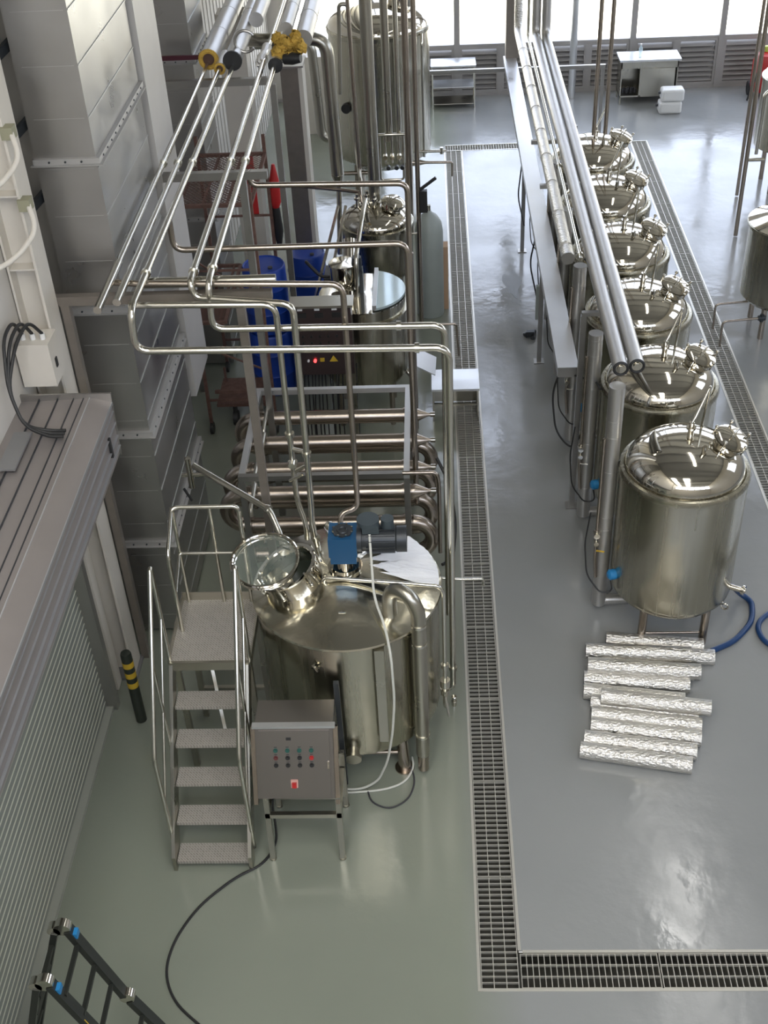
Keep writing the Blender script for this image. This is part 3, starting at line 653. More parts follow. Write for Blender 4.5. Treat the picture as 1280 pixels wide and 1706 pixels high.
# guard rail around the platform
gx0, gx1, gy0, gy1 = x0+.02, x1-.02, 7.62, 7.98
MB().tube([(gx0, 7.62, PZ), (gx0, 7.62, 2.30), (gx0, 8.0, 2.52), (gx1, 8.0, 2.52), (gx1, 8.0, PZ)], r, .06).build('guard_rail', PIPE, t)
MB().tube([(gx0, 7.62, 1.85), (gx0, 7.98, 2.03), (gx1, 7.98, 2.03)], .013, .03).build('guard_mid_rail', PIPE, t)
for p in ((gx0, 8.0), (-1.95, 8.0)): MB().tube([(p[0], p[1], PZ), (p[0], p[1], 2.52)], .016).build('guard_post', PIPE, t)

# bollard
t = thing('bollard', 'black bollard with yellow bands beside the roller shutter', 'bollard', (-2.935, 7.92, 0))
MB().lathe([(.052, 0), (.052, .88), (.045, .9), (.0, .905)], (-2.935, 7.92), 20).build('post', mat('bollard black', (.02, .025, .018), .5), t)
for z in (.47, .60, .73): MB().lathe([(.0535, z), (.0535, z+.065)], (-2.935, 7.92), 20).build('yellow_band', YEL, t)

# ================================================================== CONTROL BOX ON STAND
t = thing('control_box', 'stainless control box with push buttons on a leg stand beside the stair', 'control panel', (-1.2, 6.6, 0))
bx0, bx1 = -1.545, -.905; PLUM = mat('dim satin stainless panel', (.27, .25, .235), .33, .9, noise=.06, nscale=2)
P = [V(0, 6.36, .72), V(0, 6.64, 1.30), V(0, 6.92, 1.30), V(0, 6.80, .72)]
MB().poly([(bx0, p.y, p.z) for p in P], (bx1-bx0, 0, 0)).build('cabinet', PLUM, t)
MB().box(bx0-.02, bx1+.02, 6.61, 6.66, 1.29, 1.315).build('top_lip', GALVL, t)
fd = (P[1]-P[0]).normalized(); fn = V(0, -fd.z, fd.y)
dr_ = MB(); 
def fp(x, s, o=0): return V(x, 0, 0)+P[0]+fd*s+fn*o
dr_.poly([fp(bx0+.03, .03), fp(bx1-.03, .03), fp(bx1-.03, .60), fp(bx0+.03, .60)], fn*.012)
door = dr_.build('door', PLUM, t)
GRN = mat('green button', (.02, .10, .08), .4)
for i in range(4):
    for j in range(3):
        c0 = fp(-1.38+i*.098, .43-j*.065, .012)
        m = RED if (i == 3 and j == 1) else (GRN if j == 0 else (mat('dark red button', (.12, .03, .03), .4) if (i == 0 and j == 1) else BLACK))
        MB().cyl(c0, c0+fn*.008, .019, n=14).cyl(c0+fn*.008, c0+fn*.022, .013, n=14).build('push_button', m, door)
        cl = fp(-1.38+i*.098, .43-j*.065+.028, .0125); MB().box(-.012, .012, -.003, .003, 0, .001, Matrix.Translation(cl) @ Matrix(((1, 0, 0), (0, fd.y, fn.y), (0, fd.z, fn.z))).to_4x4()).build('button_label', DARK, door)
c0 = fp(-1.235, .14, .012)
rsw = MB().poly([c0+V(-.03, 0, 0)-fd*.035, c0+V(.03, 0, 0)-fd*.035, c0+V(.03, 0, 0)+fd*.035, c0+V(-.03, 0, 0)+fd*.035], fn*.012).build('main_switch', mat('switch plate', (.6, .35, .3), .5), door)
MB().poly([c0+V(-.018, 0, 0)-fd*.03+fn*.012, c0+V(.018, 0, 0)-fd*.03+fn*.012, c0+V(.018, 0, 0)+fd*.015+fn*.012, c0+V(-.018, 0, 0)+fd*.015+fn*.012], fn*.02).build('switch_knob', RED, rsw)
c0 = fp(-1.27, .53, .012); MB().poly([c0+V(-.02, 0, 0)-fd*.012, c0+V(.02, 0, 0)-fd*.012, c0+V(.02, 0, 0)+fd*.012, c0+V(-.02, 0, 0)+fd*.012], fn*.003).build('display', BLACK, door)
c0 = fp(bx1-.045, .3, .012); MB().poly([c0+V(-.008, 0, 0)-fd*.03, c0+V(.008, 0, 0)-fd*.03, c0+V(.008, 0, 0)+fd*.03, c0+V(-.008, 0, 0)+fd*.03], fn*.012).build('door_handle', POLISH, door)
for x in (bx0-.02, bx1+.02):
    b = MB(); b.beam((x, 6.36, .66), (x, 6.66, 1.27), .035, .05, (0, 1, 0)); 
    for k in range(9):
        q = V(x, 6.36, .66).lerp(V(x, 6.66, 1.27), (k+.5)/9); b.cyl(q+V(-.019, 0, 0), q+V(.019, 0, 0), .007, n=6)
    b.build('angle_bracket', DPIPE, t)
MB().box(bx1+.0, bx1+.045, 6.93, 6.97, .2, 1.47).build('rear_upright', DARKM, t)
for x in (bx0+.06, bx1+.02):
    for y, yt in ((6.30, 6.38), (6.86, 6.86)):
        MB().beam((x, y, .02), (x, yt, .72), .045, .045).cyl((x, y, 0), (x, y, .02), .03).build('stand_leg', STEEL, t)
MB().box(bx0+.04, bx1+.04, 6.83, 6.87, .12, .16).build('stand_rail', STEEL, t)
MB().box(bx0+.04, bx1+.04, 6.33, 6.37, .50, .545).box(bx0+.04, bx1+.04, 6.83, 6.87, .5, .545).box(bx0+.04, bx0+.08, 6.33, 6.87, .5, .545).box(bx1, bx1+.04, 6.33, 6.87, .5, .545).build('stand_rail', STEEL, t)
single(MB().tube([(-1.42, 6.55, .72), (-1.47, 6.5, .5), (-1.46, 6.47, .2), (-1.47, 6.45, .014), (-1.56, 6.23, .014), (-1.78, 6.11, .014), (-2.07, 5.82, .014), (-2.22, 5.49, .014), (-2.245, 5.22, .014), (-2.13, 4.97, .014), (-1.89, 4.77, .014), (-1.5, 4.5, .014)], .011, .2, n=8), 'power_cable', BLACK, 'long black cable curving over the floor from the control box', 'cable')

# ================================================================== HEAT EXCHANGER
t = thing('heat_exchanger', 'bank of serpentine stainless tubes with U bends behind the mash tank', 'heat exchanger', (-1.1, 10.4, 0))
rows = [11.22, 10.72, 10.22, 9.80]; lv = [1.30, .90, .50]
for i, y in enumerate(rows):
    xl, xr = -2.02, -.28
    if i % 2: xl += .02
    for j, z in enumerate(lv):
        MB().cyl((xl, y, z), (xr, y, z), .08, n=20).build('tube', DPIPE, t)
        MB().cyl((xl+.04, y+.0, z), (xl+.07, y, z), .09, n=20).cyl((xr-.1, y, z), (xr-.07, y, z), .09, n=20).build('tube_ring', DPIPE, t)
    # bends
    def ub(x, za, zb, s):
        c = (za+zb)/2; R = abs(za-zb)/2
        return MB().tube([(x+s*R*math.sin(PI*k/12), y, c+R*math.cos(PI*k/12)) for k in range(13)], .079, n=18, caps=False)
    ub(xl, 1.30, .90, -1).build('u_bend', DPIPE, t)
    ub(xr, .90, .50, 1).build('u_bend', DPIPE, t)
    MB().rev([(.079, 0), (.079, .2), (.02, .8), (.02, 1)], (xr, y, 1.30), (xr+.22, y, 1.30), 18).build('reducer_cone', DPIPE, t)
    MB().cyl((xr+.2, y, 1.30), (xr+.25, y, 1.3), .03, n=12).build('end_clamp', POLISH, t)
    MB().tube([(xl+.13, y+.02, 1.36), (xl+.13, y-.0, 1.44), (xl+.13, y-.42, 1.44), (xl+.13, y-.45, 1.36)], .022, .06).build('jumper_pipe', STEEL, t)
for x in (-1.98, -.32):
    for y in (9.68, 11.30): MB().box(x-.03, x+.03, y-.03, y+.03, 0, 1.57).build('frame_leg', FRAME, t)
MB().box(-2.01, -.35, 9.65, 9.71, 1.57, 1.63).build('frame_rail', FRAME, t)
MB().box(-2.01, -.29, 11.27, 11.33, 1.57, 1.63).build('frame_rail', GALVL, t)
MB().box(-2.01, -1.95, 9.71, 11.27, 1.57, 1.63).build('frame_rail', GALVL, t)
MB().box(-.35, -.29, 9.65, 11.27, 1.57, 1.63).build('frame_rail', GALVL, t)
single(MB().tube([(-.02, 10.8, 1.0), (.12, 10.6, .8), (.18, 10.5, .3), (.14, 10.2, .06), (.02, 10.05, .1)], .018, .15), 'black_hose', BLACK, 'black hose bent beside the heat exchanger ends', 'hose')

# ================================================================== SECOND CONTROL CABINET, BARREL
t = thing('control_cabinet', 'dark glossy control cabinet with lamps and hanging wires behind the crossing pipes', 'control cabinet', (-1.3, 12.4, 0))
PANEL = mat('panel with painted plum reflection', (.10, .075, .075), .3, .7)  # red-brown base colour paints a reflection into the cabinet face
MB().box(-1.66, -.98, 12.35, 12.58, 1.17, 2.08).build('cabinet', PANEL, t)
MB().box(-1.69, -.95, 12.30, 12.56, 2.08, 2.11).build('top_shelf', STEEL, t)
for x in (-1.64, -1.0):
    for y in (12.4, 12.55): MB().box(x-.02, x+.02, y-.02, y+.02, 0, 1.17).build('leg', STEEL, t)
for i in range(6):
    for j in range(3): MB().cyl((-1.56+i*.10, 12.35, 1.78-j*.085), (-1.56+i*.10, 12.33, 1.78-j*.085), .014, n=10).build('push_button', BLACK if j else POLISH, t)
for i in range(3):
    MB().box(-1.6+i*.2, -1.54+i*.2, 12.344, 12.35, 2.03, 2.055).build('label_strip', LABELW, t)
    MB().box(-1.6+i*.2, -1.5+i*.2, 12.34, 12.35, 1.94, 2.0).build('meter', BLACK, t)
MB().cyl((-1.52, 12.35, 1.37), (-1.52, 12.325, 1.37), .014, n=10).build('white_lamp', LABELW, t)
MB().cyl((-1.44, 12.35, 1.37), (-1.44, 12.32, 1.37), .018, n=12).build('red_lamp', LRED, t, 'lit red signal lamp')
MB().box(-1.38, -1.33, 12.33, 12.35, 1.36, 1.40).build('orange_switch', YEL, t)
MB().poly([(-1.27, 12.345, 1.35), (-1.17, 12.345, 1.35), (-1.22, 12.345, 1.43)], (0, .005, 0)).build('warning_triangle', YEL, t, 'yellow warning triangle')
for k in range(16):
    x = -1.6+k*.042; dx = random.uniform(-.03, .03)
    MB().tube([(x, 12.45+random.uniform(0, .2), 1.17), (x+dx, 12.5, .8), (x+dx*2, 12.5, .3), (x+dx, 12.4, .05)], .009, .2, n=6).build('hanging_wire', BLACK, t)
def barrel(x, y, label):
    t = thing('barrel', label, 'barrel', (x, y, 0))
    MB().lathe([(.26, 0), (.28, .02), (.285, .28), (.295, .30), (.285, .32), (.285, .60), (.295, .62), (.285, .64), (.28, .88), (.265, .9), (.25, .885), (0, .885)], (x, y), 28).build('drum', BLUEP, t)
    MB().cyl((x+.1, y-.1, .885), (x+.1, y-.1, .91), .03).build('bung', DARK, t)
    return t
b1 = barrel(-2.20, 14.02, 'blue plastic barrel behind the crossing pipes, lower of the stack')
dup(b1, (0, .05, .9), 'blue plastic barrel behind the crossing pipes, stacked on top')
b2 = dup(b1, (.42, .55, 0), 'blue plastic barrel right beside the control cabinet, on the floor')
dup(b1, (.30, 2.3, 0), 'small looking blue barrel far behind the mesh scaffold')

# mobile scaffold with mesh decks
t = thing('scaffold_trolley', 'rusty mobile scaffold with expanded mesh decks behind the overhead pipes', 'scaffold', (-2.5, 13.6, 0))
X0, X1, Y0, Y1 = -2.92, -2.08, 12.9, 13.75
Y1 = 14.45
for x in (X0, X1):
    for y in (12.9, Y1): MB().box(x-.02, x+.02, y-.02, y+.02, .16, 3.35).build('upright', RUST, t)
XR_ = X1
for z, X1 in ((3.12, XR_), (1.62, -2.56)):
    f = MB(); f.box(X0, X1, 12.88, 12.92, z-.03, z+.01); f.box(X0, X1, Y1-.02, Y1+.02, z-.03, z+.01); f.box(X0-.02, X0+.02, 12.9, Y1, z-.03, z+.01); f.box(X1-.02, X1+.02, 12.9, Y1, z-.03, z+.01)
    for x in (X0+.28, X0+.56): f.box(x-.012, x+.012, 12.9, Y1, z-.03, z)
    f.box(X0, X1, 13.65, 13.69, z-.03, z)
    dk = f.build('deck_frame', RUST, t)
    g_ = MB(); n = 15
    for k in range(-n, n*2):
        for s in (1, -1):
            xa = X0+k*(X1-X0)/n; ya = 12.9; L = Y1-12.9; xb = xa+s*L*.8
            # clip to deck
            pts = [(xa, ya), (xb, ya+L)]
            t0, t1 = 0., 1.
            dx = xb-xa
            for lim, sg in ((X0, 1), (X1, -1)):
                f0 = (xa-lim)*sg; f1 = (xb-lim)*sg
                if f0 < 0 and f1 < 0: t0 = 2
                elif f0 < 0: t0 = max(t0, f0/(f0-f1))
                elif f1 < 0: t1 = min(t1, f0/(f0-f1))
            if t0 < t1: g_.beam((xa+dx*t0, ya+L*t0, z), (xa+dx*t1, ya+L*t1, z), .006, .006)
    g_.build('mesh', RUST, dk)
X1 = XR_
for y in (12.9, Y1):
    MB().beam((X0, y, .5), (X1, y, .5), .025, .025).beam((X0, y, 2.3), (X1, y, 2.3), .025, .025).build('cross_bar', RUST, t)
MB().beam((X0, 12.9, 2.5), (X1, 12.9, 1.9), .02, .02).beam((X0, 12.9, 1.3), (X1, 12.9, .9), .02, .02).build('diagonal_brace', RUST, t)
for x in (X0, X1):
    for y in (12.9, Y1):
        MB().cyl((x-.02, y, .08), (x+.02, y, .08), .08, n=18).cyl((x, y, .1), (x, y, .17), .025, n=8).build('caster', BLACK, t)
t = thing('folding_trolley', 'worn steel trolley with one caster below the mesh deck', 'trolley', (-2.6, 13.3, 0))
MB().box(-2.85, -2.2, 13.05, 13.7, .30, .34).box(-2.85, -2.2, 13.05, 13.09, .5, .54).build('bed', RUST, t)
MB().cyl((-2.66, 13.1, .10), (-2.60, 13.1, .10), .10, n=20).cyl((-2.63, 13.1, .12), (-2.63, 13.1, .3), .03, n=8).build('caster', BLACK, t)
for x in (-2.8, -2.25): MB().box(x-.015, x+.015, 13.6, 13.63, .0, .55).build('leg', RUST, t)
t = thing('hanging_bundle', 'red and black bundle hanging beside the mesh scaffold', 'bundle', (-1.95, 14.6, 1.6))
MB().rev([(.03, 0), (.08, .2), (.07, .6), (.02, 1)], (-2.02, 14.5, 2.35), (-2.0, 14.5, 2.95), 12).build('red_cloth', RED, t); MB().rev([(.03, 0), (.07, .4), (.05, 1)], (-2.02, 14.5, 1.85), (-2.02, 14.5, 2.38), 12).build('black_cloth', BLACK, t)
single(MB().box(-2.36, -2.30, 14.48, 14.50, 2.3, 3.12).box(-2.30, -2.24, 14.478, 14.50, 2.3, 3.12), 'red_banner', RED, 'narrow red sheet hanging behind the scaffold mesh deck', 'sheet')

# ================================================================== FLAT LID TANK + DOMED VESSEL + REAR TANK (left row)
A = (-.90, 13.35)
t = thing('flat_lid_tank', 'stainless tank with half glass lid and round side pot behind the heat exchanger', 'tank', (A[0], A[1], 0))
MB().lathe([(.2, .55), (.50, .62), (.54, .70), (.54, 1.52), (.565, 1.53), (.565, 1.56), (.53, 1.565), (.53, 1.70), (.53, 1.705)], A, 56).build('shell', STEELH, t)
MB().lathe([(.54, 1.705), (.54, 1.72), (.0, 1.735)], A, 56).build('lid', POLISH, t)
b = MB(); pts = [(A[0]+.12+.0, A[1]-.50, 1.74)]
pts = [(A[0]+.535*math.cos(a), A[1]+.535*math.sin(a), 1.74) for a in [math.radians(-72+144*i/24) for i in range(25)]]
b.poly(pts, (0, 0, .03)); b.build('glass_lid', mat('pale glass lid', (.55, .66, .68), .12, .3), t)
MB().beam((A[0]+.165, A[1]-.51, 1.78), (A[0]+.165, A[1]+.51, 1.78), .05, .06).build('hinge_bar', GALVL, t)
for a in (45, 135, 225, 315):
    ca, sa = math.cos(math.radians(a))*.46, math.sin(math.radians(a))*.46
    MB().cyl((A[0]+ca, A[1]+sa, 0), (A[0]+ca, A[1]+sa, .7), .035).build('leg', DPIPE, t)
pt = MB().lathe([(.08, 1.75), (.14, 1.84), (.165, 1.92), (.165, 2.09), (.178, 2.10), (.175, 2.12), (.0, 2.13)], (A[0]-.22, A[1]+.04), 28).build('side_pot', POLISH, t)
MB().box(A[0]-.12, A[0]+.02, A[1]-.02, A[1]+.14, 1.73, 2.02).cyl((A[0]-.05, A[1]+.06, 2.02), (A[0]-.05, A[1]+.06, 2.18), .06).build('agitator_motor', DARKM, t)
MB().tube([(A[0]-.05, A[1]-.1, 1.72), (A[0]-.05, A[1]-.05, 2.2), (A[0]+.02, A[1]+.5, 2.5), (A[0]+.05, A[1]+.9, 2.55)], .03, .12).build('transfer_pipe', PIPE, t)
MB().tube([(A[0]+.5, A[1], .62), (A[0]+.62, A[1]-.1, .5), (A[0]+.62, A[1]-.1, .1)], .03, .06).build('outlet_pipe', PIPE, t)
MB().cyl((A[0]-.3, A[1]-.2, 1.72), (A[0]-.3, A[1]-.2, 1.82), .07).cyl((A[0]-.12, A[1]-.15, 1.72), (A[0]-.12, A[1]-.15, 1.86), .06).build('port', POLISH, t)
B_ = (-.79, 15.6)
t = thing('domed_vessel', 'dome topped stainless vessel with manway between the flat lid tank and the tall rear tank', 'tank', (B_[0], B_[1], 0))
MB().lathe([(.2, .85), (.46, .95), (.49, 1.0), (.49, 1.62), (.515, 1.63), (.515, 1.67), (.47, 1.68)], B_, 56).build('shell', STEELH, t)
MB().lathe([(.475*math.cos(a), 1.68+.24*math.sin(a)) for a in [PI/2*i/12 for i in range(13)]], B_, 56).build('dome', POLISH, t)
for a in (45, 135, 225, 315):
    ca, sa = math.cos(math.radians(a))*.42, math.sin(math.radians(a))*.42
    MB().cyl((B_[0]+ca, B_[1]+sa, 0), (B_[0]+ca, B_[1]+sa, 1.0), .035).build('leg', DPIPE, t)
MB().rev([(.13, 0), (.13, .6), (.16, .62), (.165, .8), (.1, 1)], (B_[0]+.2, B_[1]-.05, 1.78), (B_[0]+.26, B_[1]-.08, 2.02), 24).build('manway', POLISH, t)
for dx, dy in ((-.12, .1), (-.25, 0), (-.02, -.05), (.02, .2)): MB().cyl((B_[0]+dx, B_[1]+dy, 1.8), (B_[0]+dx, B_[1]+dy, 2.06), .025).cyl((B_[0]+dx, B_[1]+dy, 1.98), (B_[0]+dx, B_[1]+dy, 2.01), .045).build('port', POLISH, t)
MB().tube([(B_[0]+.42, B_[1]-.3, 1.6), (B_[0]+.62, B_[1]-.32, 1.6)], .016).build('drain_stub', PIPE, t)

C_ = (-.86, 20.6)
t = thing('rear_tank', 'tallest stainless tank in front of the windows with many vertical pipes', 'tank', (C_[0], C_[1], 0))
MB().lathe([(.2, .56), (.6, .62), (.83, .80), (.84, .85), (.84, 2.83), (.86, 2.84), (.865, 2.90), (.83, 2.92)], C_, 64).build('shell', STEELH, t)
MB().lathe([(.84*math.cos(a), 2.91+.34*math.sin(a)) for a in [PI/2*i/12 for i in range(13)]], C_, 64).build('dome', POLISH, t)
for a in (45, 135, 225, 315):
    ca, sa = math.cos(math.radians(a))*.62, math.sin(math.radians(a))*.62
    MB().cyl((C_[0]+ca, C_[1]+sa, 0), (C_[0]+ca, C_[1]+sa, .75), .065).build('leg', DPIPE, t)
MB().rev([(.22, 0), (.22, .5), (.26, .55), (.26, .8), (.1, 1)], (C_[0]+.38, C_[1]+.1, 3.1), (C_[0]+.42, C_[1]+.08, 3.45), 26).build('manway', POLISH, t)
MB().cyl((C_[0]-.2, C_[1]-.45, 3.05), (C_[0]-.2, C_[1]-.45, 3.45), .06).build('vent_stub', POLISH, t)
for x in (.62, .72): MB().tube([(C_[0]+x, C_[1]-.5, 2.86), (C_[0]+x, C_[1]-.60, 2.75), (C_[0]+x, C_[1]-.60, .85)], .022, .05).build('level_tube', PIPE, t)
MB().cyl((C_[0]+.5, C_[1]-.62, .95), (C_[0]+1.1, C_[1]-.62, .95), .025).cyl((C_[0]+1.02, C_[1]-.62, .90), (C_[0]+1.02, C_[1]-.62, 1.01), .03).build('sample_valve', POLISH, t)
MB().cyl((C_[0]-.55, C_[1]-.60, 1.75), (C_[0]-.57, C_[1]-.70, 1.75), .08).build('thermometer', BLACK, t)
MB().rev([(.06, 0), (.06, .35), (.025, .55), (.025, 1)], (C_[0]+.3, C_[1]-.5, .72), (C_[0]+1.1, C_[1]-.5, .7), 16).tube([(C_[0]+1.1, C_[1]-.5, .7), (C_[0]+1.2, C_[1]-.5, .7), (C_[0]+1.2, C_[1]-.5, .45)], .02, .04).build('outlet_pipe', DPIPE, t)
MB().tube([(-1.55, 20.0, .6), (-.95, 20.0, .6)], .035).build('base_pipe', DPIPE, t)

# vertical pipes around the left row
pipe('thick vertical pipe rising from the domed vessel top', [(-.80, 15.65, 1.95), (-.80, 15.65, 9.5)], .08, cl=[], m=STEEL)
pipe('wide duct pipe elbowing down left of the rear tank into a cone', [(-2.52, 16.7, 3.85), (-2.3, 16.6, 3.85), (-1.40, 16.6, 3.85), (-1.37, 16.6, 1.95)], .092, .22, m=STEEL)
single(MB().rev([(.095, 0), (.03, 1)], (-1.37, 16.6, 1.95), (-1.36, 16.6, 1.72), 20).rev([(.04, 0), (.04, 1)], (-1.36, 16.6, 1.74), (-1.40, 16.4, .8), 14), 'reducer_cone', POLISH, 'chrome reducer cone under the wide elbow pipe', 'pipe fitting')
pipe('second thick pipe behind the wide elbow with a bottom bend', [(-3.34, 19.2, 3.05), (-1.86, 19.2, 3.05), (-1.80, 19.2, 1.55), (-1.55, 19.2, 1.5)], .075, .15, m=STEEL)
pipe('thin pipe loop left of the rear tank front', [(-.98, 15.75, 1.85), (-1.0, 15.85, 2.15), (-1.1, 16.9, 2.2), (-1.1, 16.9, 4.2), (-1.22, 16.9, 4.2), (-1.28, 16.9, 3.0)], .028, .1, m=STEEL)
pipe('long thin vertical pipe down to the domed vessel', [(-1.02, 16.2, 1.9), (-1.13, 16.2, 9.5)], .026, m=DPIPE)
pipe('medium vertical pipe in front of the rear tank', [(-.62, 16.9, 2.3), (-.62, 16.9, 9.5)], .055, m=STEEL)
pipe('slim bright vertical pipe centre right of the rear tank', [(-.47, 16.9, 2.3), (-.47, 16.9, 9.5)], .035, m=PIPE)
pipe('dark vertical pipe line passing right of the rear tank', [(-.33, 16.2, 1.2), (-.33, 16.2, 9.5)], .045, m=DPIPE)
pipe('right vertical pipe line reaching down past the domed vessel', [(-.20, 15.2, .3), (-.20, 15.2, 9.5)], .032, m=DPIPE)
pipe('vertical riser beside the right edge of the flat lid tank', [(-.27, 12.6, .2), (-.27, 12.6, 2.6)], .032, m=DPIPE)
t = thing('valve_manifold', 'small chrome valve manifold at the lower front of the rear tank', 'valve', (-.5, 16.8, 2.0))
b = MB(); b.tube([(-.76, 16.83, 2.42), (-.76, 16.83, 1.75), (-.42, 16.83, 1.75), (-.42, 16.83, 2.42)], .018, .05); b.tube([(-.8, 16.83, 2.42), (-.35, 16.83, 2.42)], .022)
for x in (-.68, -.58, -.48): b.tube([(x, 16.83, 2.42), (x, 16.83, 2.0)], .014); b.cyl((x, 16.77, 2.1), (x, 16.86, 2.1), .035)
b.build('manifold', POLISH, t)
b = MB()
for x in (-.64, -.52, -.44): b.cyl((x, 16.75, 1.95), (x, 16.82, 1.95), .03)
b.build('valve_knob', DARKM, t)
t = thing('thin_drain_pipe', 'thin bent pipe over the left drain beside the flat lid tank', 'pipe', (0, 14, 1))
MB().tube([(-.27, 13.0, 1.45), (.25, 13.0, 1.45), (.28, 13.0, 1.0)], .014, .04).build('tube', DPIPE, t)
b = MB(); b.tube([(-.30, 12.2, 1.9), (-.24, 11.9, 1.9)], .02)
single(MB().tube([(-1.95, 16.0, 2.05), (-1.25, 15.9, 2.0), (-1.0, 15.8, 2.0), (-.98, 15.7, 1.8)], .025, .06), 'bent_pipe', DPIPE, 'short bent pipe left of the domed vessel', 'pipe')
t = thing('gas_cylinder', 'grey green gas cylinder standing right of the domed vessel', 'gas cylinder', (-.02, 16.0, 0))
MB().lathe([(.19, 0), (.2, .02), (.2, 1.32), (.18, 1.44), (.12, 1.54), (.05, 1.59), (.03, 1.62)], (-.07, 16.0), 28).build('body', CO2, t)
MB().cyl((-.07, 16.0, 1.6), (-.07, 16.0, 1.7), .03).build('valve', PIPE, t)
single(MB().box(.07, .20, 16.1, 16.3, 0, 1.0), 'cardboard_box', CARD, 'narrow brown carton between gas cylinder and left drain', 'box')
t = thing('lever_handle', 'black lever handle clamped to the riser above the gas cylinder', 'handle', (-.15, 15.2, 1.9))
MB().beam((-.19, 15.2, 2.25), (.04, 15.2, 2.42), .035, .035).box(-.18, -.08, 15.16, 15.24, 1.95, 2.25).build('lever', BLACK, t)
# machine parts left of domed vessel (pump unit)
t = thing('pump_unit', 'dark pump unit with black hoses left of the flat lid tank', 'pump', (-1.3, 14.6, 0))
MB().box(-1.45, -1.1, 14.2, 14.6, .1, 1.5).build('housing', DARK, t)
MB().cyl((-1.1, 14.3, 1.7), (-1.1, 14.5, 1.9), .09).build('gauge', POLISH, t)
MB().tube([(-1.55, 14.4, 1.5), (-1.7, 14.2, 1.8), (-1.45, 14.1, 1.55), (-1.2, 14.15, 1.6)], .02, .15).build('hose', BLACK, t)
MB().beam((-1.6, 14.1, 1.2), (-1.25, 14.9, 2.2), .03, .03).beam((-1.45, 14.1, 1.2), (-1.15, 14.9, 2.2), .03, .03).build('rail', PIPE, t)

# stainless box over the drain
t = thing('drain_cover_box', 'low stainless step box straddling the left drain', 'box', (.23, 13.3, 0))
MB().box(-.07, .54, 13.05, 13.55, .45, .48).build('top_plate', GALVL, t)
for x in (-.06, .51):
    MB().box(x, x+.02, 13.05, 13.55, 0, .45).build('side_panel', STEEL, t)
MB().box(-.04, .51, 13.07, 13.09, .22, .25).build('shelf_bar', STEEL, t)
MB().box(-.04, .51, 13.5, 13.53, 0.02, .45).build('back_panel', STEEL, t)
t = thing('sloped_tray', 'tilted stainless chute tray beside the low step box', 'tray', (-.15, 13.0, .6))
MB().poly([(-.32, 12.9, .95), (-.02, 12.9, .78), (-.0, 13.3, .80), (-.3, 13.3, .97)], (0, 0, .015)).build('plate', GALVL, t)

# ================================================================== RIGHT TANK ROW
TX, R_, TY = 2.32, .60, [9.27, 10.78, 12.33, 13.88, 15.42, 16.95]
LB = ['nearest dome topped stainless tank in the right row, behind the foil rolls', 'second dome topped tank from the front in the right row', 'third dome topped tank from the front in the right row',
      'fourth dome topped tank from the front, right row', 'fifth dome topped tank from the front, right row', 'farthest dome topped tank of the right row, below the two thin risers']
c = (TX, TY[0]); t = thing('fermentation_tank', LB[0], 'tank', (c[0], c[1], 0), 'dome topped tanks of the right row')
MB().lathe([(.15, .42), (.55, .47), (.595, .53), (.60, .57), (.60, 1.86), (.612, 1.87), (.615, 1.90), (.60, 1.935), (.57, 1.94), (.552, 1.92)], c, 72).build('shell', STEELH, t)
MB().lathe([(.555*math.cos(a)**.8 if a < PI/2-.01 else 0, 1.925+.30*math.sin(a)) for a in [PI/2*i/20 for i in range(21)]], c, 72).build('dome', POLISH, t)
for a in (-52, 52, 128, 232):
    ca, sa = math.cos(math.radians(a))*.50, math.sin(math.radians(a))*.50
    MB().cyl((c[0]+ca, c[1]+sa, 0), (c[0]+ca, c[1]+sa, .56), .042).build('leg', DPIPE, t)
MB().tube([(c[0]-.3, c[1]-.38, .13), (c[0]+.3, c[1]-.38, .13)], .014).build('leg_brace', DPIPE, t)
mcn = V(c[0]+.33, c[1]+.02, 2.05); ma = V(.28, -.22, .93).normalized(); mt_ = mcn+ma*.22
mw = MB().rev([(.14, 0), (.14, .85), (.165, .86), (.165, .92)], mcn, mt_, 32).build('manway', POLISH, t)
MB().rev([(.16, 0), (.165, .3), (.12, .8), (.0, 1)], mt_-ma*.015, mt_+ma*.03, 32).build('manway_cover', POLISH, mw)
u, v = basis(ma)
for k in range(5):
    a = k*2*PI/5; p = mt_+(u*math.cos(a)+v*math.sin(a))*.168
    MB().cyl(p-ma*.06, p+ma*.035, .008, n=8).ball(p+ma*.04, .02, n=8).build('clamp_bolt', POLISH, mw)
MB().tube([mt_+u*.06+ma*.02, mt_+u*.06+ma*.09, mt_-u*.06+ma*.09, mt_-u*.06+ma*.02], .008, .02).build('cover_handle', POLISH, mw)
fx = V(c[0]+.04, c[1]+.10, 2.21)
MB().cyl(fx, fx+V(0, 0, .07), .03).cyl(fx+V(0, 0, .07), fx+V(0, 0, .09), .045).cyl(fx+V(0, 0, .09), fx+V(0, 0, .14), .025).build('spray_ball_port', POLISH, t)
MB().tube([fx+V(0, 0, .13), fx+V(.03, .02, .18), fx+V(.18, .2, .42), fx+V(.16, .26, -.1), fx+V(.02, .3, -.15)], .014, .05).build('cleaning_pipe', PIPE, t)
f2 = V(c[0]+.11, c[1]-.2, 2.16); MB().cyl(f2, f2+V(0, 0, .10), .016).cyl(f2+V(0, 0, .05), f2+V(0, 0, .12), .024).build('pressure_valve', POLISH, t)
th = MB().cyl((c[0]-.57, c[1]-.12, .72), (c[0]-.47, c[1]-.1, .72), .025).build('sensor_stub', POLISH, t)
MB().rev([(.045, 0), (.055, .3), (.055, .8), (.03, 1)], (c[0]-.56, c[1]-.14, .72), (c[0]-.66, c[1]-.16, .72), 18).build('temperature_sensor', BLUEC, t, 'bright blue temperature sensor head')
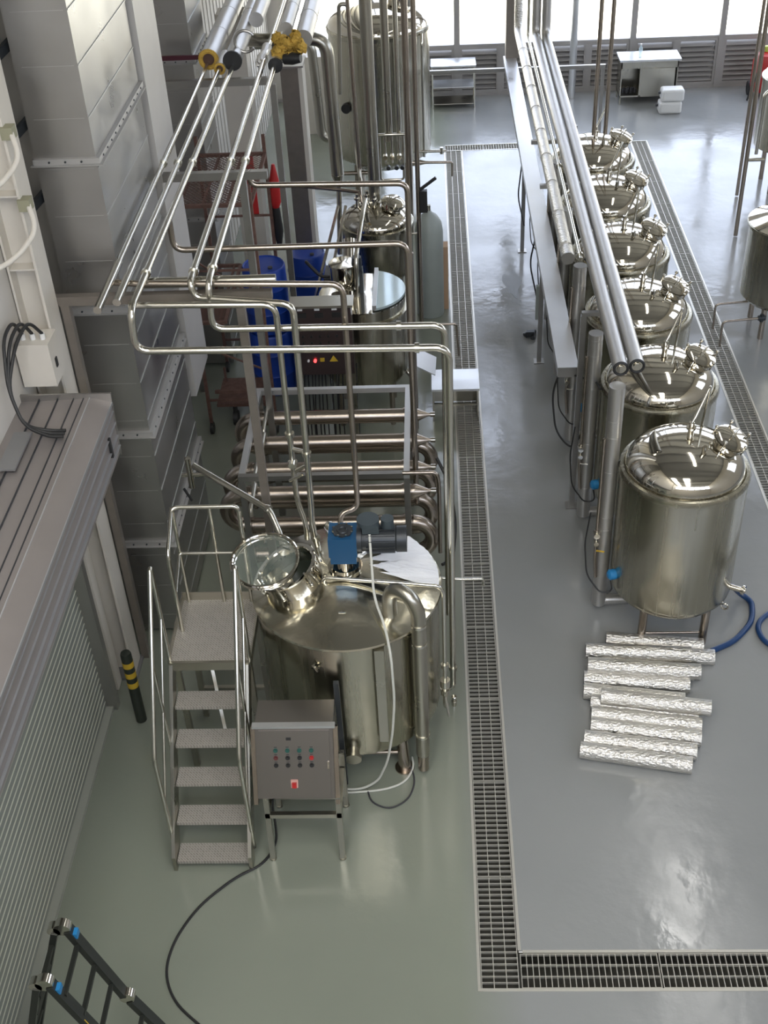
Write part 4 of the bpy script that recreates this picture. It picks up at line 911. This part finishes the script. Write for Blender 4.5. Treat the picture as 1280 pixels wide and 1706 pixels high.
MB().tube([(c[0]-.63, c[1]-.16, .68), (c[0]-.60, c[1]-.18, .52), (c[0]-.72, c[1]-.18, .5), (c[0]-.86, c[1]-.1, .68), (c[0]-.88, c[1]+.02, 1.0), (c[0]-.84, c[1]+.05, 1.35)], .008, .08, n=6).build('sensor_cable', BLACK, t)
MB().cyl((c[0]+.54, c[1]-.25, .62), (c[0]+.68, c[1]-.32, .62), .03).cyl((c[0]+.65, c[1]-.3, .62), (c[0]+.67, c[1]-.315, .62), .05).build('side_valve', POLISH, t)
MB().ring((c[0]+.50, c[1]-.32, .42), (.5, 1, 0), .035, .01, 16, 6).build('drain_ring', POLISH, t)
for i in range(1, 6): dup(t, (0, TY[i]-TY[0], 0), LB[i])
# insulated down pipes with bottom branch, beside each tank
ORD = ['nearest', 'second', 'third', 'fourth', 'fifth']
for i in range(5):
    y = TY[i]+.13; ztop = 2.75 if i == 0 else 2.45
    t = thing('insulated_downpipe', ORD[i]+' vertical jacketed pipe on the left side of the right tank row', 'insulated pipe', (1.68, y, 0), 'jacketed down pipes of the right row')
    b = MB(); b.tube([(1.645, y, ztop), (1.645, y, .10)], .075, n=22)
    for z in (.5, 1.1, 1.25, 1.8, 2.2, 2.38): b.cyl((1.645, y, z), (1.645, y, z+.010), .077, n=22)
    b.build('jacket', INSUL, t)
    MB().tube([(1.66, y, .13), (2.1, y+.02, .13)], .055, n=18).build('bottom_branch', INSUL, t)
    p2 = thing('service_pipe', ORD[i]+' slim service pipe with small valves left of the right row tank', 'pipe', (1.58, y-.1, 0), 'service pipes of the right row')
    MB().tube([(1.56, y-.05, 2.2), (1.56, y-.05, .75), (1.58, y-.06, .5)], .017, .05).build('tube', DPIPE, p2)
    MB().cyl((1.56, y-.09, 1.05), (1.56, y-.01, 1.05), .03).cyl((1.56, y-.09, .95), (1.56, y-.01, .95), .025).cyl((1.56, y-.05, .9), (1.56, y-.05, 1.1), .022).build('valve', POLISH, p2)
    MB().beam((1.56, y-.1, .88), (1.64, y-.12, .88), .012, .012).build('valve_lever', YEL if i == 0 else POLISH, p2)
# two long jacketed pipes
for x, y0, y1, lb in ((1.70, 9.62, 19.95, 'left one of the two long thick jacketed pipes over the right row'), (1.855, 9.66, 19.9, 'right one of the two long thick jacketed pipes over the right row')):
    t = thing('insulated_pipe', lb, 'insulated pipe', (x, y0, 2.8))
    MB().tube([(x, y0, 2.8), (x, y1, 2.8), (x, y1, 9.8)], .072, .2, n=24).build('jacket', INSUL, t)
    MB().ring((x, y0-.01, 2.8), (0, 1, 0), .062, .014, 24, 8).build('foam_ring', BLACK, t)
    MB().rev([(.035, 0), (.03, .4), (.04, .5), (.0, 1)], (x, y0-.03, 2.8), (x, y0+.02, 2.8), 16).cyl((x, y0-.012, 2.8), (x, y0+.0, 2.8), .05).build('pipe_end', POLISH, t)
t = thing('insulated_pipe', 'foil wrapped pipe with capped end between cable tray and tank row', 'insulated pipe', (1.5, 12.3, 2.6))
b = MB(); b.tube([(1.49, 12.35, 2.6), (1.49, 21.0, 2.6), (1.49, 21.0, 9.8)], .072, .2, n=24)
for k in range(9): b.cyl((1.49, 12.6+k*.9, 2.6), (1.49, 12.615+k*.9, 2.6), .078, n=24)
b.build('jacket', FOIL, t); MB().cyl((1.49, 12.33, 2.6), (1.49, 12.36, 2.6), .074).build('end_cap', GALV, t)
t = pipe('slim bare pipe with clamp end right of the foil wrapped pipe', [(1.625, 12.3, 2.6), (1.625, 20.6, 2.6), (1.625, 20.6, 9.8)], .024, .1, cl=[((1.625, 12.4, 2.6), yy), ((1.625, 15, 2.6), yy)])
# cable tray
t = thing('cable_tray', 'long flat covered cable tray left of the right tank row', 'cable tray', (1.45, 11.4, 1.7))
MB().box(1.33, 1.55, 11.40, 22.4, 1.63, 1.75).build('tray_body', GALV, t)
MB().box(1.325, 1.555, 11.395, 22.4, 1.75, 1.757).build('tray_cover', GALVL, t)
MB().box(1.36, 1.58, 22.25, 22.5, 1.70, 9.8).build('tray_riser', BRFRAME, t)
for (x, y, lb) in ((1.545, 11.2, 'nearest grey post under the cable tray end'), (1.42, 14.5, 'second grey post under the cable tray'), (1.42, 18.0, 'far grey post under the cable tray')):
    t = thing('tray_post', lb, 'post', (x, y, 0), 'posts carrying the cable tray')
    MB().box(x-.03, x+.03, y-.03, y+.03, .01, 1.63 if y > 11.3 else 2.5).build('shaft', FRAME, t)
    MB().box(x-.07, x+.07, y-.07, y+.07, 0, .012).build('foot_plate', FRAME, t)
    if y < 11.3: MB().box(x-.02, 1.95, y-.03, y+.03, 2.5, 2.54).build('arm', FRAME, t)
for y in (14.65, 16.18):
    single(MB().box(1.36, 1.95, y-.03, y+.03, 2.46, 2.51).box(1.92, 1.98, y-.03, y+.03, 0, 2.7), 'pipe_bracket', FRAME, 'grey bracket post carrying the pipes, %s' % ('behind the fourth tank' if y < 15 else 'behind the farthest tanks'), 'bracket')
for i, pts in enumerate(([(1.36, 11.5, 1.63), (1.30, 11.6, 1.3), (1.34, 11.4, .9), (1.52, 11.25, .75), (1.6, 11.2, 1.0)], [(1.5, 11.45, 1.63), (1.62, 11.2, 1.72), (1.66, 10.9, 1.9), (1.7, 10.7, 1.9)], [(1.36, 15.0, 1.63), (1.3, 15.1, 1.2), (1.42, 14.6, .7)], [(1.34, 17.5, 1.63), (1.30, 17.6, 1.1), (1.38, 17.2, .8)])):
    single(MB().tube(pts, .012, .15, n=6), 'sagging_cable', BLACK, ['black cable sagging left below the near tray end', 'black cables running from the tray end to the tank', 'black cable hanging under the middle of the tray', 'black cable hanging under the far half of the tray'][i], 'cable')
single(MB().box(1.36, 1.46, 14.6, 14.66, .6, 1.1), 'wall_socket_box', CO2, 'small grey green box under the cable tray', 'electrical box')

# frame at far end and risers
t = thing('tray_support_frame', 'thin steel frame beam crossing below the far windows', 'frame', (1.3, 22.1, 0))
MB().box(-.46, 3.14, 22.0, 22.06, 1.60, 1.66).build('crossbeam', FRAME, t)
for x in (-.44, 3.1): MB().box(x-.03, x+.03, 22.0, 22.06, 0, 1.60).build('post', FRAME, t)
pipe('left thin riser from the farthest right row tank', [(2.32, 17.0, 2.25), (2.32, 17.0, 9.8)], .03, m=DPIPE)
pipe('right thin riser from the farthest right row tank', [(2.47, 16.9, 2.3), (2.47, 16.9, 9.8)], .03, m=DPIPE)
t = thing('insulated_pipe', 'white jacketed vertical pipe against the windows right of the cable tray', 'insulated pipe', (2.92, 25.2, 0)); MB().tube([(2.92, 25.2, 0), (2.92, 25.2, 9.8)], .075, n=20).build('jacket', GALVL, t)

# ================================================================== FOIL ROLLS
TB = [(1.25, 7.41, 2.23, 7.21, 0), (1.3, 7.55, 2.3, 7.37, 0), (1.38, 7.71, 2.37, 7.53, 0), (1.4, 7.85, 2.4, 7.68, 0), (1.41, 8.0, 2.4, 7.83, 0), (1.5, 7.98, 2.5, 7.81, 1), (1.36, 8.15, 2.30, 8.0, 0), (1.38, 8.32, 2.38, 8.20, 0), (1.42, 8.40, 2.43, 8.28, 1), (1.56, 8.50, 2.52, 8.38, 0), (1.42, 8.60, 2.44, 8.52, 1), (1.72, 8.68, 2.69, 8.58, 0), (1.66, 8.86, 2.61, 8.74, 0)]
TL = ['bottom most foil insulation tube of the floor pile, nearest', 'second foil tube from the near side of the pile', 'third foil tube from the near side of the pile', 'fourth foil tube from the near side of the pile', 'fifth foil tube from the near side, partly under a top tube', 'raised foil tube lying on top in the middle of the pile shifted right', 'foil tube peeking left below the raised middle tube', 'dull grey foil tube just behind the middle of the pile', 'raised foil tube resting over the grey foil tube', 'foil tube showing only its right end in the rear half', 'uppermost raised foil tube at the rear of the pile', 'foil tube sticking out right at the rear of the pile', 'rearmost foil tube of the pile against the tank legs']
for (xa, ya, xb, yb, up), lb in zip(TB, TL):
    r_ = .079; z = r_ + (.10 if up else 0)
    t = thing('foil_insulation_tube', lb, 'insulation tube', ((xa+xb)/2, (ya+yb)/2, z-r_), 'foil insulation tubes piled on the floor')
    MB().rev([(r_, 0), (r_*1.03, .1), (r_*.99, .3), (r_*1.02, .5), (r_, .8), (r_*1.02, 1), (.04, 1), (.04, .97)], (xa, ya, z), (xb, yb, z), 20).build('foil_sleeve', FOIL, t)
    MB().cyl((xa, ya, z), V(xa, ya, z).lerp(V(xb, yb, z), -.002), .06, n=14).build('foam_core', DARK, t)

b = MB(); b.poly([(1.20+.13*math.cos(a)*(1+.3*math.sin(3*a)), 16.85+.42*math.sin(a)*(1+.25*math.cos(5*a)), .0005) for a in [2*PI*i/40 for i in range(40)]], (0, 0, .001))
single(b, 'floor_patch', mat('dull floor patch', (.16, .165, .16), .45), 'dull irregular patch on the floor between drain and cable tray', 'patch')
# hoses right
single(MB().tube([(2.85, 9.15, .5), (3.0, 9.4, .3), (3.15, 9.55, .05), (3.25, 9.45, .03), (3.2, 9.15, .03), (2.95, 8.85, .03), (2.70, 8.72, .03)], .03, .15), 'blue_hose', BLUEH, 'blue hose curving on the floor from the nearest right tank', 'hose')
single(MB().tube([(3.75, 9.5, .03), (3.40, 9.28, .03), (3.22, 9.1, .03), (3.23, 8.85, .03), (3.45, 8.65, .03), (3.9, 8.6, .03)], .028, .2), 'blue_hose', BLUEH, 'dark blue hose loop at the right photo edge', 'hose')
single(MB().cyl((1.27, 15.2, .02), (1.36, 15.25, .04), .04).box(1.30, 1.40, 15.15, 15.22, .02, .1).cyl((1.38, 15.1, .03), (1.42, 15.3, .03), .03), 'loose_valve', DARKM, 'loose dark valve lying on the floor between drain and cable tray', 'valve')

# ================================================================== RIGHT EDGE TANKS
c = (4.88, 15.3); t = thing('cone_lid_tank', 'steel tank with conical lid cut by the right photo edge', 'tank', (c[0], c[1], 0))
MB().lathe([(.2, .4), (.55, .5), (.60, .56), (.60, 1.55), (.63, 1.56), (.63, 1.60), (.6, 1.61)], c, 56).build('shell', STEELH, t); MB().lathe([(.62, 1.61), (.12, 1.78), (0, 1.79)], c, 56).build('lid', POLISH, t)
MB().cyl((c[0], c[1], 1.75), (c[0], c[1], 1.95), .06).build('port', POLISH, t)
for a in (45, 135, 225, 315): MB().cyl((c[0]+.45*math.cos(math.radians(a)), c[1]+.45*math.sin(math.radians(a)), 0), (c[0]+.45*math.cos(math.radians(a)), c[1]+.45*math.sin(math.radians(a)), .55), .04).build('leg', DPIPE, t)
for i, y in enumerate((15.25, 14.75)):
    pp = pipe('thin outlet pipe with valve reaching the right drain, %s one' % ('far' if i == 0 else 'near'), [(4.5, y, .45), (3.98, y-.03, .43), (3.94, y-.03, .40), (3.94, y-.05, .05)], .016, .03, m=DPIPE)
    MB().cyl((4.42, y, .45), (4.52, y, .45), .035).cyl((4.47, y, .40), (4.47, y, .5), .03).build('valve', DARKM, pp)
pipe('thin outlet pipe at the right edge beside the second hose', [(4.6, 11.9, .45), (4.12, 11.85, .43), (4.08, 11.8, .05)], .016, .03, m=DPIPE)
for (cx, cy, r1, z0, z1, lb) in ((6.15, 20.3, .62, .75, 1.85, 'white domed tank at the right edge near the red trolley'), (5.95, 18.4, .42, .8, 1.9, 'slim tank with round top at the far right edge')):
    t = thing('storage_tank', lb, 'tank', (cx, cy, 0))
    MB().lathe([(.1, z0-.15), (r1*.7, z0-.08), (r1, z0), (r1, z1), (r1+.02, z1+.01), (r1+.02, z1+.05), (r1*.95, z1+.06)], (cx, cy), 48).build('shell', STEELH, t)
    MB().lathe([(r1*.97*math.cos(a), z1+.05+.26*math.sin(a)) for a in [PI/2*i/8 for i in range(9)]], (cx, cy), 48).build('dome', GALVL, t)
    for a in (45, 135, 225, 315): MB().cyl((cx+r1*.75*math.cos(math.radians(a)), cy+r1*.75*math.sin(math.radians(a)), 0), (cx+r1*.75*math.cos(math.radians(a)), cy+r1*.75*math.sin(math.radians(a)), z0), .04).build('leg', DPIPE, t)
    MB().tube([(cx-r1*.9, cy-.4, z1), (cx-r1-.06, cy-.42, z1-.1), (cx-r1-.06, cy-.42, z0)], .03, .05).cyl((cx-r1-.2, cy-.42, z0-.1), (cx-r1+.1, cy-.42, z0-.1), .03).build('level_tube', PIPE, t)
pipe('left thin vertical riser at the right photo edge', [(5.25, 19.9, .02), (5.25, 19.9, 9.8)], .03, m=DPIPE)
pipe('right thin vertical riser at the right photo edge', [(4.9, 18.3, .02), (4.9, 18.3, 9.8)], .035, m=DPIPE)

# ================================================================== FAR END FURNITURE
t = thing('steel_cabinet', 'stainless work cabinet with open left door under the windows', 'cabinet', (4.4, 24.9, 0))
MB().box(3.80, 5.02, 24.62, 25.2, .86, .90).build('worktop', GALVL, t)
MB().box(3.84, 4.98, 25.14, 25.16, .15, .86).box(3.84, 3.86, 24.66, 25.16, .15, .86).box(4.96, 4.98, 24.66, 25.16, .15, .86).box(3.84, 4.98, 24.66, 25.16, .15, .18).box(3.84, 4.98, 24.66, 24.68, .72, .86).box(4.22, 4.26, 24.66, 24.70, .15, .72).build('body', STEEL, t)
dd = MB().box(4.26, 4.62, 24.645, 24.66, .18, .72).build('door', STEEL, t); MB().box(4.60, 4.92, 24.64, 24.655, .18, .72).build('door', STEEL, t)
for x in (3.86, 4.96):
    for y in (24.68, 25.14): MB().cyl((x, y, 0), (x, y, .15), .022, n=10).build('leg', STEEL, t)
for i in range(7):
    single(MB().lathe([(.03, 0), (.035, .06), (.02, .1)], (3.92+i*.042, 24.85+.05*(i % 2), .18), 10), 'bottle', DARK, 'small dark vessel stored inside the open steel cabinet', 'bottle', 'small vessels inside the steel cabinet')
t = thing('water_bottle', 'clear plastic bottle standing on the steel cabinet', 'bottle', (4.22, 24.8, .9))
MB().lathe([(.035, 0), (.037, .02), (.037, .17), (.015, .22), (.015, .24)], (4.22, 24.8, .9), 16).build('body', mat('clear bottle plastic', (.7, .85, .9), .08, alpha=.45), t); MB().cyl((4.22, 24.8, 1.14), (4.22, 24.8, 1.165), .018, n=12).build('cap', WHITE, t)
def jerry(z, label, dx=0):
    t = thing('jerrycan', label, 'jerrycan', (4.78+dx, 24.15, z))
    b = MB(); b.box(4.55+dx, 5.0+dx, 24.0, 24.3, z, z+.24); o = b.build('body', WHITE, t)
    bv = o.modifiers.new('bevel', 'BEVEL'); bv.width = .05; bv.segments = 4
    MB().cyl((4.54+dx, 24.15, z+.15), (4.50+dx, 24.15, z+.15), .03, n=12).build('cap', DARK, t)
jerry(0, 'white jerrycan standing on the floor beside the steel cabinet'); jerry(.245, 'white jerrycan stacked on the other one beside the steel cabinet', .03)
t = thing('steel_table', 'two tier stainless table against the louvres left of the cable tray', 'table', (.45, 25.0, 0))
MB().box(0.0, .92, 24.78, 25.3, .84, .87).build('table_top', GALVL, t); MB().box(.02, .9, 24.8, 25.28, .42, .44).build('shelf', GALVL, t)
MB().box(.02, .9, 24.8, 25.28, .08, .10).build('shelf', STEEL, t)
for x in (.03, .89):
    for y in (24.81, 25.27): MB().cyl((x, y, 0), (x, y, .84), .018, n=10).build('leg', PIPE, t)
t = thing('fire_extinguisher_trolley', 'red wheeled fire extinguisher near the right window corner', 'fire extinguisher', (6.75, 25.0, 0))
MB().lathe([(.2, .12), (.23, .16), (.23, .72), (.18, .84), (.05, .9)], (6.75, 24.9), 28).build('cylinder', RED, t)
MB().cyl((6.75, 24.9, .9), (6.75, 24.9, .98), .06, n=14).box(6.66, 6.8, 24.86, 24.94, .93, 1.0).build('valve_head', YGREEN, t)
MB().cyl((6.50, 25.0, .14), (6.55, 25.0, .14), .14).cyl((6.95, 25.0, .14), (7.0, 25.0, .14), .14).build('wheels', BLACK, t)
MB().tube([(6.62, 24.7, .7), (6.5, 24.62, .3), (6.42, 24.6, .02)], .02, .1).build('hose', BLACK, t)

# ================================================================== FOLDING LADDER (bottom left)
t = thing('folding_ladder', 'black folding ladder with silver hinges at the lower left corner', 'ladder', (-2.6, 4.4, 0))
LK = mat('ladder black', (.022, .024, .02), .4, .2)
ya, yb = 4.58, 4.18; hz = 1.62; hx = -2.60
for y in (ya, yb):
    hx_ = hx if y == ya else hx-.02
    MB().beam((hx_+.06, y, hz-.02), (-2.30, y, .80), .045, .075, (0, 1, 0)).beam((-2.27, y, .74), (-2.0, y, .06), .045, .075, (0, 1, 0)).build('right_rail', LK, t)
    MB().beam((hx_-.03, y, hz-.04), (-2.86, y, .86), .045, .075, (0, 1, 0)).beam((-2.86, y, .86), (-3.1, y, .06), .045, .075, (0, 1, 0)).build('left_rail', LK, t)
    MB().cyl((hx_+.03, y-.03, hz), (hx_+.03, y+.03, hz), .058, n=20).cyl((hx_-.03, y-.03, hz-.02), (hx_-.03, y+.03, hz-.02), .045, n=16).build('hinge', POLISH, t)
    MB().cyl((-2.28, y-.03, .78), (-2.28, y+.03, .78), .055, n=20).build('hinge', POLISH, t)
    MB().box(hx_+.075, hx_+.12, y-.028, y+.028, hz-.1, hz-.05, ).build('lock_button', BLUEC, t)
    for q in (V(hx_-.11, y-.03, hz-.27), V(-2.86, y-.03, 1.0)):
        pass
for k in range(3):
    f = .18+.3*k; q = V(hx+.06, 0, hz-.02).lerp(V(-2.30, 0, .80), f); MB().beam((q.x, yb, q.z), (q.x, ya, q.z), .03, .028).build('rung', LK, t)
    q = V(hx-.03, 0, hz-.04).lerp(V(-2.86, 0, .86), f); MB().beam((q.x, yb, q.z), (q.x, ya, q.z), .03, .028).build('rung', LK, t)
for k in range(2):
    f = .25+.4*k
    q = V(-2.27, 0, .74).lerp(V(-2.0, 0, .06), f); MB().beam((q.x, yb, q.z), (q.x, ya, q.z), .03, .028).build('rung', LK, t)
    q = V(-2.86, 0, .86).lerp(V(-3.1, 0, .06), f); MB().beam((q.x, yb, q.z), (q.x, ya, q.z), .03, .028).build('rung', LK, t)
q0 = V(hx+.04, yb-.026, hz-.02).lerp(V(-2.30, yb-.026, .80), .50); MB().beam(q0, q0.lerp(V(-2.30, yb-.026, .80), .25), .006, .05, (0, 0, 1)).build('yellow_sticker', YEL, t, 'yellow sticker')
q1 = V(hx+.04, yb-.001, hz+.02).lerp(V(-2.30, yb, .84), .42); MB().beam(q1, q1.lerp(V(-2.30, yb, .84), .2), .05, .004).build('sticker', YEL, t)
